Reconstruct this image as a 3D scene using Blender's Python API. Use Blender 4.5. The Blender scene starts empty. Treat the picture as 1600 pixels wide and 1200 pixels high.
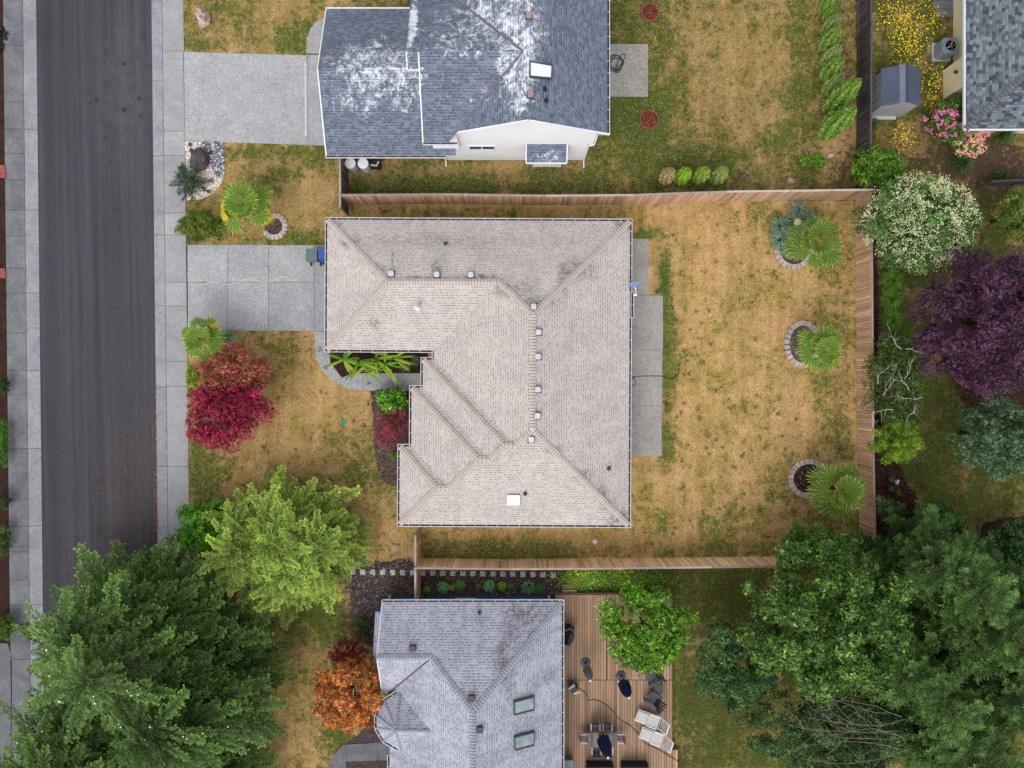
import bpy, math, random
import numpy as np
from mathutils import Vector, Matrix
R = math.radians
random.seed(7); rng = np.random.default_rng(7)
sc = bpy.context.scene
col = sc.collection
# ------------------------------------------------------------------ camera, light
H = 41.0; F = 1067.0
cam = bpy.data.objects.new('camera', bpy.data.cameras.new('camera')); col.objects.link(cam)
cam.location = (0, 0, H); cam.rotation_euler = (0, 0, 0)
cam.data.sensor_width = 36; cam.data.lens = 36*F/1600; cam.data.clip_end = 2000
sc.camera = cam
sun_elev, sun_az = 52, 200          # azimuth from north, clockwise: soft light from the south-south-west
w = bpy.data.worlds.new('World'); sc.world = w; w.use_nodes = True
wt = w.node_tree; wt.nodes.clear()
sky = wt.nodes.new('ShaderNodeTexSky'); sky.sky_type = 'NISHITA'; sky.sun_disc = False
sky.sun_elevation = R(sun_elev); sky.sun_rotation = R(sun_az); sky.air_density = 1.0; sky.dust_density = 2.0; sky.ozone_density = 1.0
hs = wt.nodes.new('ShaderNodeHueSaturation'); hs.inputs['Saturation'].default_value = 0.17
bg = wt.nodes.new('ShaderNodeBackground'); bg.inputs['Strength'].default_value = 0.15
wo = wt.nodes.new('ShaderNodeOutputWorld')
wt.links.new(sky.outputs[0], hs.inputs['Color']); wt.links.new(hs.outputs[0], bg.inputs['Color']); wt.links.new(bg.outputs[0], wo.inputs[0])
sl = bpy.data.lights.new('sun', 'SUN'); sl.energy = .52; sl.angle = R(40); sl.color = (1, .965, .92)
so = bpy.data.objects.new('sun', sl); col.objects.link(so); so.location = (0, -20, 60)
_a = R(sun_az); _e = R(sun_elev)
_d = Vector((math.sin(_a)*math.cos(_e), math.cos(_a)*math.cos(_e), math.sin(_e)))
so.rotation_euler = _d.to_track_quat('Z', 'Y').to_euler()
sc.view_settings.view_transform = 'Standard'; sc.view_settings.look = 'None'
sc.view_settings.gamma = 1; sc.view_settings.use_curve_mapping = False
sc.view_settings.exposure = 1.0

def P(px, py, z=0.0):
    s = (H-z)/F
    return Vector(((px-800)*s, (600-py)*s, z))
KM = .66
def L(*c, k=None):                            # colour as photographed (sRGB 0-255) to linear albedo
    return tuple((KM if k is None else k)*(x/255/12.92 if x/255 <= .04045 else ((x/255+.055)/1.055)**2.4) for x in c)

# ------------------------------------------------------------------ materials
class NT:
    def __init__(s, name):
        s.m = bpy.data.materials.new(name); s.m.use_nodes = True; s.t = s.m.node_tree
        s.bs = s.t.nodes['Principled BSDF']; s._g = None
    def put(s, node, k, v):
        if v is None: return
        if hasattr(v, 'is_output'): s.t.links.new(v, node.inputs[k])
        else:
            if isinstance(v, (tuple, list)) and len(v) == 3 and node.inputs[k].type == 'RGBA': v = (*v, 1)
            node.inputs[k].default_value = v
    @property
    def pos(s):
        if not s._g: s._g = s.t.nodes.new('ShaderNodeNewGeometry')
        return s._g.outputs['Position']
    def noise(s, scale, detail=3, rough=.6, dist=0, vec=None, lo=.3, hi=.7):
        n = s.t.nodes.new('ShaderNodeTexNoise'); s.put(n, 'Vector', vec or s.pos)
        n.inputs['Scale'].default_value = scale; n.inputs['Detail'].default_value = detail
        n.inputs['Roughness'].default_value = rough; n.inputs['Distortion'].default_value = dist
        return s.mr(n.outputs['Fac'], lo, hi)
    def mr(s, v, a, b, c=0., d=1., smooth=False):
        n = s.t.nodes.new('ShaderNodeMapRange'); n.clamp = True
        if smooth: n.interpolation_type = 'SMOOTHSTEP'
        s.put(n, 'Value', v)
        for k, x in zip(('From Min', 'From Max', 'To Min', 'To Max'), (a, b, c, d)): s.put(n, k, x)
        return n.outputs[0]
    def ma(s, op, a, b=None, clamp=False):
        n = s.t.nodes.new('ShaderNodeMath'); n.operation = op; n.use_clamp = clamp
        s.put(n, 0, a); s.put(n, 1, b); return n.outputs[0]
    def mix(s, f, a, b, mode='MIX'):
        n = s.t.nodes.new('ShaderNodeMix'); n.data_type = 'RGBA'; n.blend_type = mode
        s.put(n, 0, f); s.put(n, 6, a); s.put(n, 7, b); return n.outputs[2]
    def val(s, c, v):                         # colour times a value
        n = s.t.nodes.new('ShaderNodeVectorMath'); n.operation = 'SCALE'
        s.put(n, 0, c); s.put(n, 'Scale', v); return n.outputs[0]
    def sep(s, v):
        n = s.t.nodes.new('ShaderNodeSeparateXYZ'); s.put(n, 0, v); return n.outputs
    def comb(s, x, y, z=0.):
        n = s.t.nodes.new('ShaderNodeCombineXYZ'); s.put(n, 0, x); s.put(n, 1, y); s.put(n, 2, z); return n.outputs[0]
    def scl(s, v, k):
        n = s.t.nodes.new('ShaderNodeVectorMath'); n.operation = 'MULTIPLY'; s.put(n, 0, v); n.inputs[1].default_value = k; return n.outputs[0]
    def attr(s, name, out='Fac'):
        n = s.t.nodes.new('ShaderNodeAttribute'); n.attribute_name = name; return n.outputs[out]
    def rand(s):
        return s.t.nodes.new('ShaderNodeObjectInfo').outputs['Random']
    def wn(s, v):
        n = s.t.nodes.new('ShaderNodeTexWhiteNoise'); n.noise_dimensions = '2D'; s.put(n, 'Vector', v); return n.outputs[0]
    def blob(s, x, y, rx, ry):                # soft ellipse on the plan
        n = s.t.nodes.new('ShaderNodeVectorMath'); n.operation = 'SUBTRACT'; s.put(n, 0, s.pos); n.inputs[1].default_value = (x, y, 0)
        q = s.scl(n.outputs[0], (1/rx, 1/ry, 0))
        l = s.t.nodes.new('ShaderNodeVectorMath'); l.operation = 'LENGTH'; s.put(l, 0, q)
        return s.mr(l.outputs['Value'], 1., .2, smooth=True)
    def bump(s, h, strength=.4, dist=.02):
        n = s.t.nodes.new('ShaderNodeBump'); s.put(n, 'Height', h); n.inputs['Strength'].default_value = strength; n.inputs['Distance'].default_value = dist
        s.t.links.new(n.outputs[0], s.bs.inputs['Normal'])
    def done(s, c, rough=.8, spec=.3, metal=0.):
        s.put(s.bs, 'Base Color', c); s.put(s.bs, 'Roughness', rough); s.bs.inputs['Specular IOR Level'].default_value = spec
        s.bs.inputs['Metallic'].default_value = metal
        return s.m

def mat(name, c1, c2=None, scale=1.5, fine=25, fk=.15, rough=.8, spec=.3, metal=0., rnd=0., stretch=None, bump=.2):
    n = NT(name); c1 = L(*c1); c2 = L(*c2) if c2 else tuple(x*.75 for x in c1)
    v = n.scl(n.pos, stretch) if stretch else None
    a = n.noise(scale, 4, .6, .3, vec=v); f = n.noise(fine, 3, .7, vec=v)
    c = n.mix(a, c1, c2); k = n.mr(f, 0, 1, 1-fk, 1+fk)
    if rnd: k = n.ma('MULTIPLY', k, n.mr(n.rand(), 0, 1, 1-rnd, 1+rnd))
    if bump: n.bump(f, bump, .01)
    return n.done(n.val(c, k), rough, spec, metal)

def shingle(name, c_lo, c_hi, dash, e=.146, w=.26, thresh=.45, vary=.5, stains=(), moss=(), moss_col=(240, 243, 250), streak=0., dark=.82):
    n = NT(name)
    uvn = n.t.nodes.new('ShaderNodeUVMap'); uvn.uv_map = 'UVMap'
    o = n.sep(uvn.outputs[0]); vr = n.ma('DIVIDE', o[1], e)
    ri = n.ma('FLOOR', vr); rf = n.ma('FRACT', vr)
    off = n.ma('MULTIPLY', n.wn(n.comb(ri, 3.3)), 1.0)
    uc = n.ma('ADD', n.ma('DIVIDE', o[0], w), n.ma('ADD', off, n.ma('MULTIPLY', ri, .5)))
    ci = n.ma('FLOOR', uc); cf = n.ma('FRACT', uc)
    rn = n.wn(n.comb(ci, ri)); rn2 = n.wn(n.comb(n.ma('ADD', ci, 71.), ri))
    c = n.mix(n.mr(rn, 0, 1, .5-vary/2, .5+vary/2), L(*c_lo), L(*c_hi))
    # shadow band put into the colour, as printed on laminated tabs, varying in length
    inrow = n.ma('LESS_THAN', rf, .38)
    intab = n.ma('LESS_THAN', cf, n.mr(rn2, 0, 1, .35, .85))
    has = n.ma('GREATER_THAN', n.wn(n.comb(n.ma('ADD', ci, 13.), ri)), thresh)
    band = n.ma('MULTIPLY', n.ma('MULTIPLY', inrow, intab), has)
    thin = n.ma('MULTIPLY', n.ma('LESS_THAN', rf, .13), .45)
    f = n.ma('MULTIPLY', n.ma('MAXIMUM', band, thin), n.mr(n.noise(1.3, 3, .6), 0, 1, .75, 1.))
    c = n.mix(n.ma('MULTIPLY', f, dark), c, L(*dash))
    big = n.noise(.55, 4, .65, .6); gr = n.noise(30, 2, .8)
    c = n.val(c, n.ma('MULTIPLY', n.mr(big, 0, 1, .9, 1.07), n.mr(gr, 0, 1, .9, 1.1)))
    if streak:
        sn = n.noise(1., 4, .7, .4, vec=n.comb(n.ma('MULTIPLY', o[0], 1.6), n.ma('MULTIPLY', o[1], .3)), lo=.5, hi=.75)
        c = n.mix(n.ma('MULTIPLY', sn, streak), c, tuple(x*.45 for x in L(*c_lo)))
    tn = n.noise(4.5, 5, .75, .3, lo=.38, hi=.62)
    for (px, py, rx, ry, st, z) in stains:
        p = P(px, py, z); b = n.blob(p.x, p.y, rx, ry)
        c = n.mix(n.ma('MULTIPLY', n.ma('MULTIPLY', b, tn), st*.85), c, L(70, 63, 62))
    if moss:
        m = None
        for (px, py, rx, ry, st, z) in moss:
            p = P(px, py, z); b = n.ma('MULTIPLY', n.blob(p.x, p.y, rx, ry), st)
            m = b if m is None else n.ma('MAXIMUM', m, b)
        sw = n.noise(1.7, 8, .76, 1.1, lo=0, hi=1); sw2 = n.noise(5.5, 5, .78, .8, lo=0, hi=1, vec=n.scl(n.pos, (1, .6, 1)))
        x = n.ma('ADD', n.ma('ADD', n.ma('MULTIPLY', sw, .62), n.ma('MULTIPLY', sw2, .38)), n.mr(m, 0, 1.5, -.13, .11))
        k = n.mr(x, .485, .62, smooth=True)
        k = n.ma('MULTIPLY', k, n.mr(m, .15, .5)); k = n.ma('MULTIPLY', k, n.mr(rf, 0, .3, .45, 1))
        c = n.mix(n.ma('MULTIPLY', n.ma('MULTIPLY', k, n.mr(n.noise(12, 3, .8), 0, 1, .75, 1)), .9), c, L(*moss_col, k=.85))
    n.bump(n.ma('ADD', n.ma('MULTIPLY', n.ma('SUBTRACT', 1., rf), .7), n.ma('ADD', n.ma('MULTIPLY', n.ma('MULTIPLY', n.ma('LESS_THAN', rf, .4), has), .3), n.ma('MULTIPLY', gr, .2))), .6, .018)
    return n.done(c, .93, .15)

def leafmat(name, trans=.25, rough=.55, spec=.3):
    n = NT(name); c = n.attr('Col', 'Color'); f = n.noise(14, 2, .7)
    c = n.val(c, n.mr(f, 0, 1, .85, 1.15))
    n.done(c, rough, spec)
    tr = n.t.nodes.new('ShaderNodeBsdfTranslucent'); n.put(tr, 'Color', c)
    mx = n.t.nodes.new('ShaderNodeMixShader'); mx.inputs[0].default_value = trans
    out = n.t.nodes['Material Output']
    n.t.links.new(n.bs.outputs[0], mx.inputs[1]); n.t.links.new(tr.outputs[0], mx.inputs[2]); n.t.links.new(mx.outputs[0], out.inputs[0])
    return n.m

def lawnmat():
    n = NT('lawn_grass'); g = n.attr('green'); s = n.attr('soil'); d = n.attr('deep'); T = lambda *c: L(*c, k=.95)
    n1 = n.noise(.45, 4, .6, .5); n2 = n.noise(1.7, 5, .65, .4); n3 = n.noise(4.2, 5, .72, .6, lo=.34, hi=.66); n4 = n.noise(15, 4, .8, lo=.33, hi=.67); n5 = n.noise(50, 2, .8, lo=.35, hi=.65)
    def c_(v, k): return n.ma('MULTIPLY', n.ma('SUBTRACT', v, .5), k)
    x = n.ma('ADD', n.ma('ADD', g, c_(n1, .6)), n.ma('ADD', n.ma('ADD', c_(n2, .6), c_(n3, .6)), c_(n4, .35)))
    fac = n.mr(x, .25, .9, smooth=True)
    dry = n.mix(n2, T(212, 168, 108), T(186, 142, 86)); dry = n.mix(n.ma('MULTIPLY', n3, .8), dry, T(226, 190, 142)); dry = n.mix(n.mr(n1, .35, 1., 0, .75), dry, T(186, 158, 78))
    dry = n.mix(n.mr(n.noise(1.1, 5, .7, 1.2, vec=n.scl(n.pos, (1, .55, 1))), .5, 1, 0, .6), dry, T(160, 134, 72))
    mow = n.noise(1, 3, .6, .2, vec=n.scl(n.pos, (1.5, .09, 1)), lo=.38, hi=.62); mow2 = n.noise(1, 3, .6, .2, vec=n.scl(n.pos, (.12, 1.3, 1)), lo=.4, hi=.65)
    dry = n.val(dry, n.ma('MULTIPLY', n.mr(mow, 0, 1, .88, 1.1), n.mr(mow2, 0, 1, .93, 1.05)))
    dry = n.mix(n.mr(n4, .55, 1, 0, .75), dry, T(134, 108, 62))
    grn = n.mix(n3, T(118, 126, 56), T(76, 92, 38)); grn = n.mix(n.mr(n4, .5, 1, 0, .7), grn, T(146, 140, 80))
    c = n.mix(fac, dry, n.val(grn, n.mr(mow, 0, 1, .85, 1.12)))
    sp = n.noise(2.6, 4, .7, .3, lo=.6, hi=.74, vec=n.scl(n.pos, (1.3, 1, 1)))
    c = n.mix(n.ma('MULTIPLY', sp, .55), c, T(84, 100, 46))
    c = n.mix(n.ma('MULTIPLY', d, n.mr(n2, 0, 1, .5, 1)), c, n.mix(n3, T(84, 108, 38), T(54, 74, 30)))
    so_ = n.mr(n.ma('ADD', s, n.ma('ADD', c_(n3, .7), c_(n2, .4))), .35, .8, smooth=True)
    c = n.mix(so_, c, n.mix(n4, T(128, 106, 88), T(80, 64, 56)))
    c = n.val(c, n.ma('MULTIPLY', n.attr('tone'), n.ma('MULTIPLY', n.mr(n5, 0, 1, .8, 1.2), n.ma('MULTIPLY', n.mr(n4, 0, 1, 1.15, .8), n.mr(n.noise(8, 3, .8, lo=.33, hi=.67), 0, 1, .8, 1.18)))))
    n.bump(n.ma('ADD', n4, n5), .35, .02)
    return n.done(c, .95, .1)

M = {}
M['lawn'] = lawnmat()
def asphalt():
    n = NT('asphalt'); o = n.sep(n.pos)
    u = n.ma('ADD', o[0], n.ma('MULTIPLY', o[1], .0175))
    st = n.noise(1, 4, .7, 0, vec=n.comb(n.ma('MULTIPLY', u, 2.6), n.ma('MULTIPLY', o[1], .03)), lo=.35, hi=.65)
    st2 = n.noise(1, 3, .7, 0, vec=n.comb(n.ma('MULTIPLY', u, 9.), n.ma('MULTIPLY', o[1], .12)), lo=.3, hi=.7)
    fine = n.noise(11, 4, .88, lo=.33, hi=.67); ag = n.noise(34, 2, .85, lo=.3, hi=.7)
    big = n.noise(.35, 3, .6)
    c = n.mix(st, L(56, 56, 64), L(84, 83, 90)); c = n.mix(n.ma('MULTIPLY', st2, .35), c, L(96, 94, 100))
    c = n.mix(n.ma('MULTIPLY', big, .3), c, L(86, 82, 88))
    for sx_, sw_ in ((-25.0, .5), (-23.6, .35), (-27.6, .5)): c = n.mix(n.ma('MULTIPLY', n.mr(n.ma('ABSOLUTE', n.ma('SUBTRACT', u, sx_)), sw_, 0, 0, .4, smooth=True), n.mr(st2, 0, 1, .4, 1)), c, L(48, 47, 56))
    p = P(190, 140); b = n.blob(p.x, p.y, 3., 7.)
    c = n.mix(n.ma('MULTIPLY', n.ma('MULTIPLY', b, n.noise(1.3, 4, .7, .5, lo=.35, hi=.65)), .45), c, L(100, 102, 108))
    vo = n.t.nodes.new('ShaderNodeTexVoronoi'); vo.inputs['Scale'].default_value = 1.5; n.put(vo, 'Vector', n.pos)
    sp = n.ma('MULTIPLY', n.ma('MULTIPLY', n.mr(vo.outputs['Distance'], .3, .14), n.noise(.9, 2, lo=.45, hi=.55)), b)
    c = n.mix(n.ma('MULTIPLY', sp, .85), c, L(42, 42, 48))
    vo2 = n.t.nodes.new('ShaderNodeTexVoronoi'); vo2.inputs['Scale'].default_value = .42; n.put(vo2, 'Vector', n.pos)
    c = n.mix(n.mr(vo2.outputs['Distance'], .13, .04, 0, .3), c, L(46, 46, 52))
    p = P(215, 860); b2 = n.blob(p.x, p.y, 3.5, 13.)
    c = n.mix(n.ma('MULTIPLY', n.ma('MULTIPLY', b2, fine), .32), c, L(112, 88, 74))
    c = n.val(c, n.ma('MULTIPLY', n.mr(fine, 0, 1, .62, 1.38), n.mr(ag, 0, 1, .6, 1.4)))
    n.bump(fine, .5, .01); return n.done(c, .92, .2)
M['asphalt'] = asphalt()
def concrete(name, a, b, agg=.25, stain=.3):
    n = NT(name); bg_ = n.noise(.9, 5, .65, .5); f = n.noise(9, 5, .85, lo=.34, hi=.66); ff = n.noise(26, 2, .8, lo=.35, hi=.65); md = n.noise(3.2, 4, .7, .4)
    c = n.mix(bg_, L(*a), L(*b)); c = n.mix(n.ma('MULTIPLY', n.noise(2.6, 5, .7, 1., lo=.5, hi=.8), stain), c, tuple(x*.55 for x in L(*a)))
    k = n.ma('MULTIPLY', n.mr(f, 0, 1, 1-agg*1.5, 1+agg*1.5), n.mr(ff, 0, 1, 1-agg*1.6, 1+agg*1.6)); k = n.ma('MULTIPLY', k, n.mr(md, 0, 1, .93, 1.06))
    k = n.ma('MULTIPLY', k, n.mr(n.rand(), 0, 1, .9, 1.07))
    n.bump(ff, .3, .008); return n.done(n.val(c, k), .9, .2)
M['walk'] = concrete('sidewalk_concrete', (184, 183, 184), (164, 164, 168), .09, .3)
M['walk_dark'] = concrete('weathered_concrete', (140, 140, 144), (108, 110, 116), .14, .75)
M['drive'] = concrete('aggregate_concrete', (190, 189, 190), (168, 169, 173), .2, .2)
M['gutter_con'] = concrete('kerb_concrete', (172, 173, 178), (146, 148, 156), .16, .35)
M['patio'] = concrete('patio_concrete', (184, 180, 175), (164, 161, 158), .18, .2)
M['joint'] = mat('joint_dirt', (108, 102, 95), (80, 75, 70))
M['mulch'] = mat('bark_mulch', (112, 96, 94), (66, 52, 50), 5, 28, .5, .95, .1, bump=.8)
M['soil'] = mat('dark_soil', (78, 52, 44), (48, 34, 30), 3, 25, .4, .95, .1, bump=.8)
M['redsoil'] = mat('red_mulch', (132, 62, 54), (92, 44, 42), 8, 40, .4, .95, .1, bump=.8)
M['wgravel'] = mat('white_gravel', (232, 216, 206), (196, 180, 170), 9, 45, .3, .9, .2, bump=.8)
M['roof_main'] = shingle('beige_shingles', (202, 192, 187), (219, 210, 204), (146, 134, 129), thresh=.3, vary=.45, streak=.25, stains=[
    (545, 378, .9, .5, .9, 3.4), (522, 350, .6, .4, .8, 2.9), (590, 418, .7, .5, .9, 4.0), (665, 434, 2., .25, .9, 4.1), (745, 432, 2.4, .3, .95, 4.1), (800, 450, 1.6, .7, .6, 4.4),
    (611, 400, .12, .9, .9, 3.9), (680, 416, .4, .5, .8, 4.), (845, 470, 1.6, .5, .7, 4.6), (905, 420, 1.6, 1.1, .8, 3.9), (975, 350, .8, .7, .9, 2.8), (880, 440, .5, 1.6, .6, 4.2),
    (910, 745, .9, .6, .9, 3.8), (950, 790, .8, .5, .8, 3.2), (970, 812, 1.2, .9, 1., 2.8), (940, 770, .6, .7, .8, 3.3), (868, 702, .9, .4, .7, 4.3), (585, 505, .5, .5, .7, 3.4),
    (722, 378, 9, .7, .35, 2.9)])
M['cap_main'] = mat('beige_ridge_caps', (221, 207, 199), (200, 186, 178), 2.2, 18, .12, .9, .15)
M['roof_north'] = shingle('blue_grey_shingles', (98, 107, 124), (140, 149, 167), (60, 65, 80), thresh=.35, vary=.7, moss=[
    (590, 105, 4.8, 3.2, 1.1, 4.2), (560, 150, 3.2, 1.8, .9, 4.), (640, 150, 2.2, 1.8, .95, 4.), (650, 55, .42, 2.9, 1.5, 5.), (722, 75, 3.8, 2., .9, 6), (812, 70, 2.4, 6.6, 1.15, 7), (770, 20, 4.2, 2.8, 1.05, 6.5), (700, 40, 2., 2., .7, 6), (700, 160, 3.2, 2.2, .45, 5.5), (760, 150, 2.6, 1.6, .6, 6), (845, 245, 1.5, .5, .8, 2.6), (865, 240, .8, .5, .9, 2.6)])
M['roof_south'] = shingle('lilac_grey_shingles', (178, 180, 195), (206, 206, 218), (98, 96, 112), thresh=.35, vary=.5, streak=.5, stains=[
    (800, 975, .9, 2.6, .8, 3.4), (785, 1030, .6, 1.6, .8, 4.), (830, 990, .8, 1.6, .6, 3.6), (835, 960, 1.6, .8, .8, 3.1), (795, 1075, .6, 1.4, .7, 5.), (650, 1110, .8, .5, .5, 3.8), (850, 1060, 1.4, .8, .5, 3.4), (840, 1130, 1.2, .6, .4, 3.8)])
M['cap_south'] = mat('lilac_ridge_caps', (186, 188, 200), (160, 162, 176), 2.2, 18, .1, .9, .15)
M['roof_east'] = shingle('slate_grey_shingles', (66, 72, 84), (136, 146, 152), (58, 60, 72), e=.15, w=.24, thresh=.6, vary=1., dark=.5)
M['cap_east'] = mat('slate_ridge_caps', (120, 122, 132), (96, 100, 110), 2.2, 18, .1, .9, .15)
M['cap_north'] = mat('copper_flashing', (142, 124, 128), (104, 98, 110), 3., 18, .3, .8, .3)
for _k, _c in (('main', (160, 143, 134)), ('south', (142, 142, 156)), ('east', (78, 80, 90))): M['capshade_'+_k] = mat('ridge_cap_shade', _c, None, 3)  # darker tone that paints the shadow line between ridge caps
KM = .8
M['white'] = mat('white_paint', (236, 237, 240), (224, 226, 230), 1, 20, .03, .6, .3, bump=0)
M['gutterwhite'] = mat('gutter_enamel', (214, 212, 214), (190, 188, 192), 2.5, 12, .08, .6, .3, bump=0)
M['siding'] = mat('white_siding', (238, 238, 238), (228, 228, 230), .5, 20, .02, .7, .3, bump=0)
KM = .66
M['grime'] = mat('gutter_grime', (70, 62, 76), (46, 40, 50), 4, 20, .3)
M['beige'] = mat('beige_siding', (200, 188, 172), (188, 176, 160), .6, 20, .05)
M['yellowwall'] = mat('cream_siding', (252, 236, 192), (244, 226, 182), .5, 20, .04, .8)
M['bluewall'] = mat('blue_siding', (34, 116, 182), (30, 104, 168), .5, 20, .08)
M['soffit'] = mat('soffit_paint', (214, 208, 200), None, .5)
M['glass'] = mat('window_glass', (70, 84, 90), (48, 58, 66), 1.2, 5, .1, .08, .6, bump=0)
M['skyglass'] = mat('skylight_glass', (168, 190, 188), (120, 146, 148), 1.6, 3, .1, .12, .6, bump=0)
KM = .8
M['domeplastic'] = mat('skylight_white_dome', (242, 244, 248), (226, 230, 236), 2, 5, .03, .3, .5, bump=0)
M['metal'] = mat('grey_sheet_metal', (206, 208, 216), (184, 186, 196), 3, 20, .05, .45, .5, .2, bump=0)
KM = .66
M['darkmetal'] = mat('dark_metal', (78, 76, 84), (60, 58, 66), 3, 20, .1, .6, .4, bump=0)
M['black'] = mat('black_plastic', (34, 34, 40), (24, 24, 30), 3, 20, .15, .5, .4, bump=0)
M['pinkmetal'] = mat('rusty_pink_vent', (190, 160, 156), (160, 132, 130), 3)
def wood(name, a, b, rnd=.18, st=(1, 1, 1)):
    n = NT(name); r = n.rand(); v = n.scl(n.pos, st)
    g = n.noise(3, 5, .75, .3, vec=v); c = n.mix(g, L(*a), L(*b))
    c = n.mix(n.ma('MULTIPLY', n.mr(n.wn(n.comb(r, 4.4)), .6, 1), .6), c, tuple(x*.62 for x in L(*b)))
    c = n.mix(n.ma('MULTIPLY', n.mr(n.wn(n.comb(r, 9.1)), .7, 1), .5), c, tuple(min(1, x*1.35) for x in L(*a)))
    k = n.ma('MULTIPLY', n.mr(r, 0, 1, 1-rnd, 1+rnd), n.mr(n.noise(20, 3, .8, vec=v), 0, 1, .85, 1.15))
    return n.done(n.val(c, k), .85, .2)
M['fence_north'] = wood('weathered_brown_cedar', (230, 192, 158), (188, 148, 116), .2, (4, 1, .6))
KM = .88
M['fence_south'] = wood('tan_cedar', (250, 212, 174), (220, 172, 130), .15, (4, 1, .6))
KM = .66
M['fence_east'] = wood('brown_cedar', (250, 208, 170), (214, 168, 130), .16, (1, 4, .6))
M['fence_dark'] = wood('blackened_wood', (104, 96, 96), (66, 58, 58), .25, (1, 4, .6))
M['fence_rail'] = wood('grey_rail_wood', (196, 180, 170), (160, 142, 132), .1, (1, 1, 1))
M['deck'] = wood('deck_boards', (204, 168, 138), (164, 132, 106), .13, (6, .35, 1))
M['decktrim'] = wood('deck_trim', (150, 112, 92), (118, 84, 68), .06)
M['bark'] = mat('bark', (96, 78, 66), (64, 50, 42), 4, 20, .3)
M['greybark'] = mat('grey_twigs', (168, 160, 152), (128, 120, 112), 4, 20, .2)
M['whitebark'] = mat('pale_twigs', (216, 212, 208), (180, 176, 170), 4, 20, .2)
M['palmtrunk'] = mat('palm_fibre', (104, 80, 58), (70, 52, 38), 6, 30, .4)
M['stalk'] = mat('palm_stalk', (120, 150, 60), (96, 124, 48), 3)
M['leaf'] = leafmat('leaves'); M['needle'] = leafmat('needles', .12, .7, .2); M['petal'] = leafmat('petals', .2, .6, .2)
M['brick'] = mat('pinkish_paver', (222, 204, 196), (190, 170, 162), 4, 30, .12, .9, .2, rnd=.12)
M['paver'] = mat('pale_square_paver', (240, 234, 228), (216, 210, 202), 4, 30, .1, .9, .2, rnd=.06)
M['redbrick'] = mat('red_brick', (176, 96, 84), (150, 76, 68), 4, 30, .15, rnd=.1)
M['boulder'] = mat('dark_boulder', (98, 94, 96), (62, 56, 56), 4, 18, .3, bump=.7)
M['pinkrock'] = mat('pink_white_rock', (226, 212, 204), (172, 128, 112), 4, 18, .2, bump=.7)
M['blackwicker'] = mat('dark_wicker', (50, 50, 58), (38, 38, 46), 4, 50, .4)
M['greychair'] = mat('charcoal_resin', (82, 86, 94), (66, 70, 78), 3, 20, .1, .6)
M['cushion'] = mat('off_white_cushion', (214, 208, 202), (202, 196, 190), 3, 20, .05)
M['teak'] = wood('grey_teak', (148, 138, 134), (112, 102, 100), .1, (6, .8, 1))
M['sling'] = mat('mauve_sling', (128, 112, 118), (110, 96, 102), 3, 40, .1)
M['navy'] = mat('navy_canvas', (30, 48, 98), (20, 32, 72), 3, 20, .2)
M['greycanvas'] = mat('grey_canvas', (158, 156, 156), (128, 126, 128), 3, 20, .2)
M['blackcover'] = mat('black_cover', (34, 36, 44), (22, 22, 28), 3, 10, .2, .45, .5)
M['greenplastic'] = mat('green_plastic', (60, 170, 130), (48, 150, 110), 3)
M['bingrey'] = mat('grey_green_bin', (116, 134, 134), (100, 118, 118), 2, 20, .06, .5)
M['binblue'] = mat('blue_bin', (58, 104, 190), (48, 88, 170), 2, 20, .06, .5)
M['yellow'] = mat('yellow_paint', (222, 204, 70), None, 2)
M['shedwall'] = mat('grey_shed_resin', (176, 174, 176), (158, 156, 160), 1.5, 20, .05, bump=0)
M['shedroof'] = mat('shed_roof_blue', (88, 94, 116), (76, 82, 102), 1.5, 40, .12)
M['shedroof2'] = mat('shed_roof_pale_band', (122, 132, 154), (106, 116, 138), 1.5, 40, .1)
M['acbody'] = mat('heat_pump_grey', (140, 152, 160), (120, 132, 142), 1.5, 20, .05, .5)
M['dish'] = mat('dish_grey', (138, 154, 192), (124, 140, 178), 1.5, 20, .04, .5, bump=0)
M['carpaint'] = mat('silver_blue_paint', (150, 168, 196), (140, 158, 186), 1, 5, .02, .2, .6, .3, bump=0)
M['tail'] = mat('red_lens', (170, 24, 40), None, 1, rough=.2)
M['terracotta'] = mat('dark_pot', (92, 78, 66), (66, 58, 50), 3)
M['rubber'] = mat('rubber_hose', (70, 68, 62), (50, 48, 44), 3)

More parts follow.
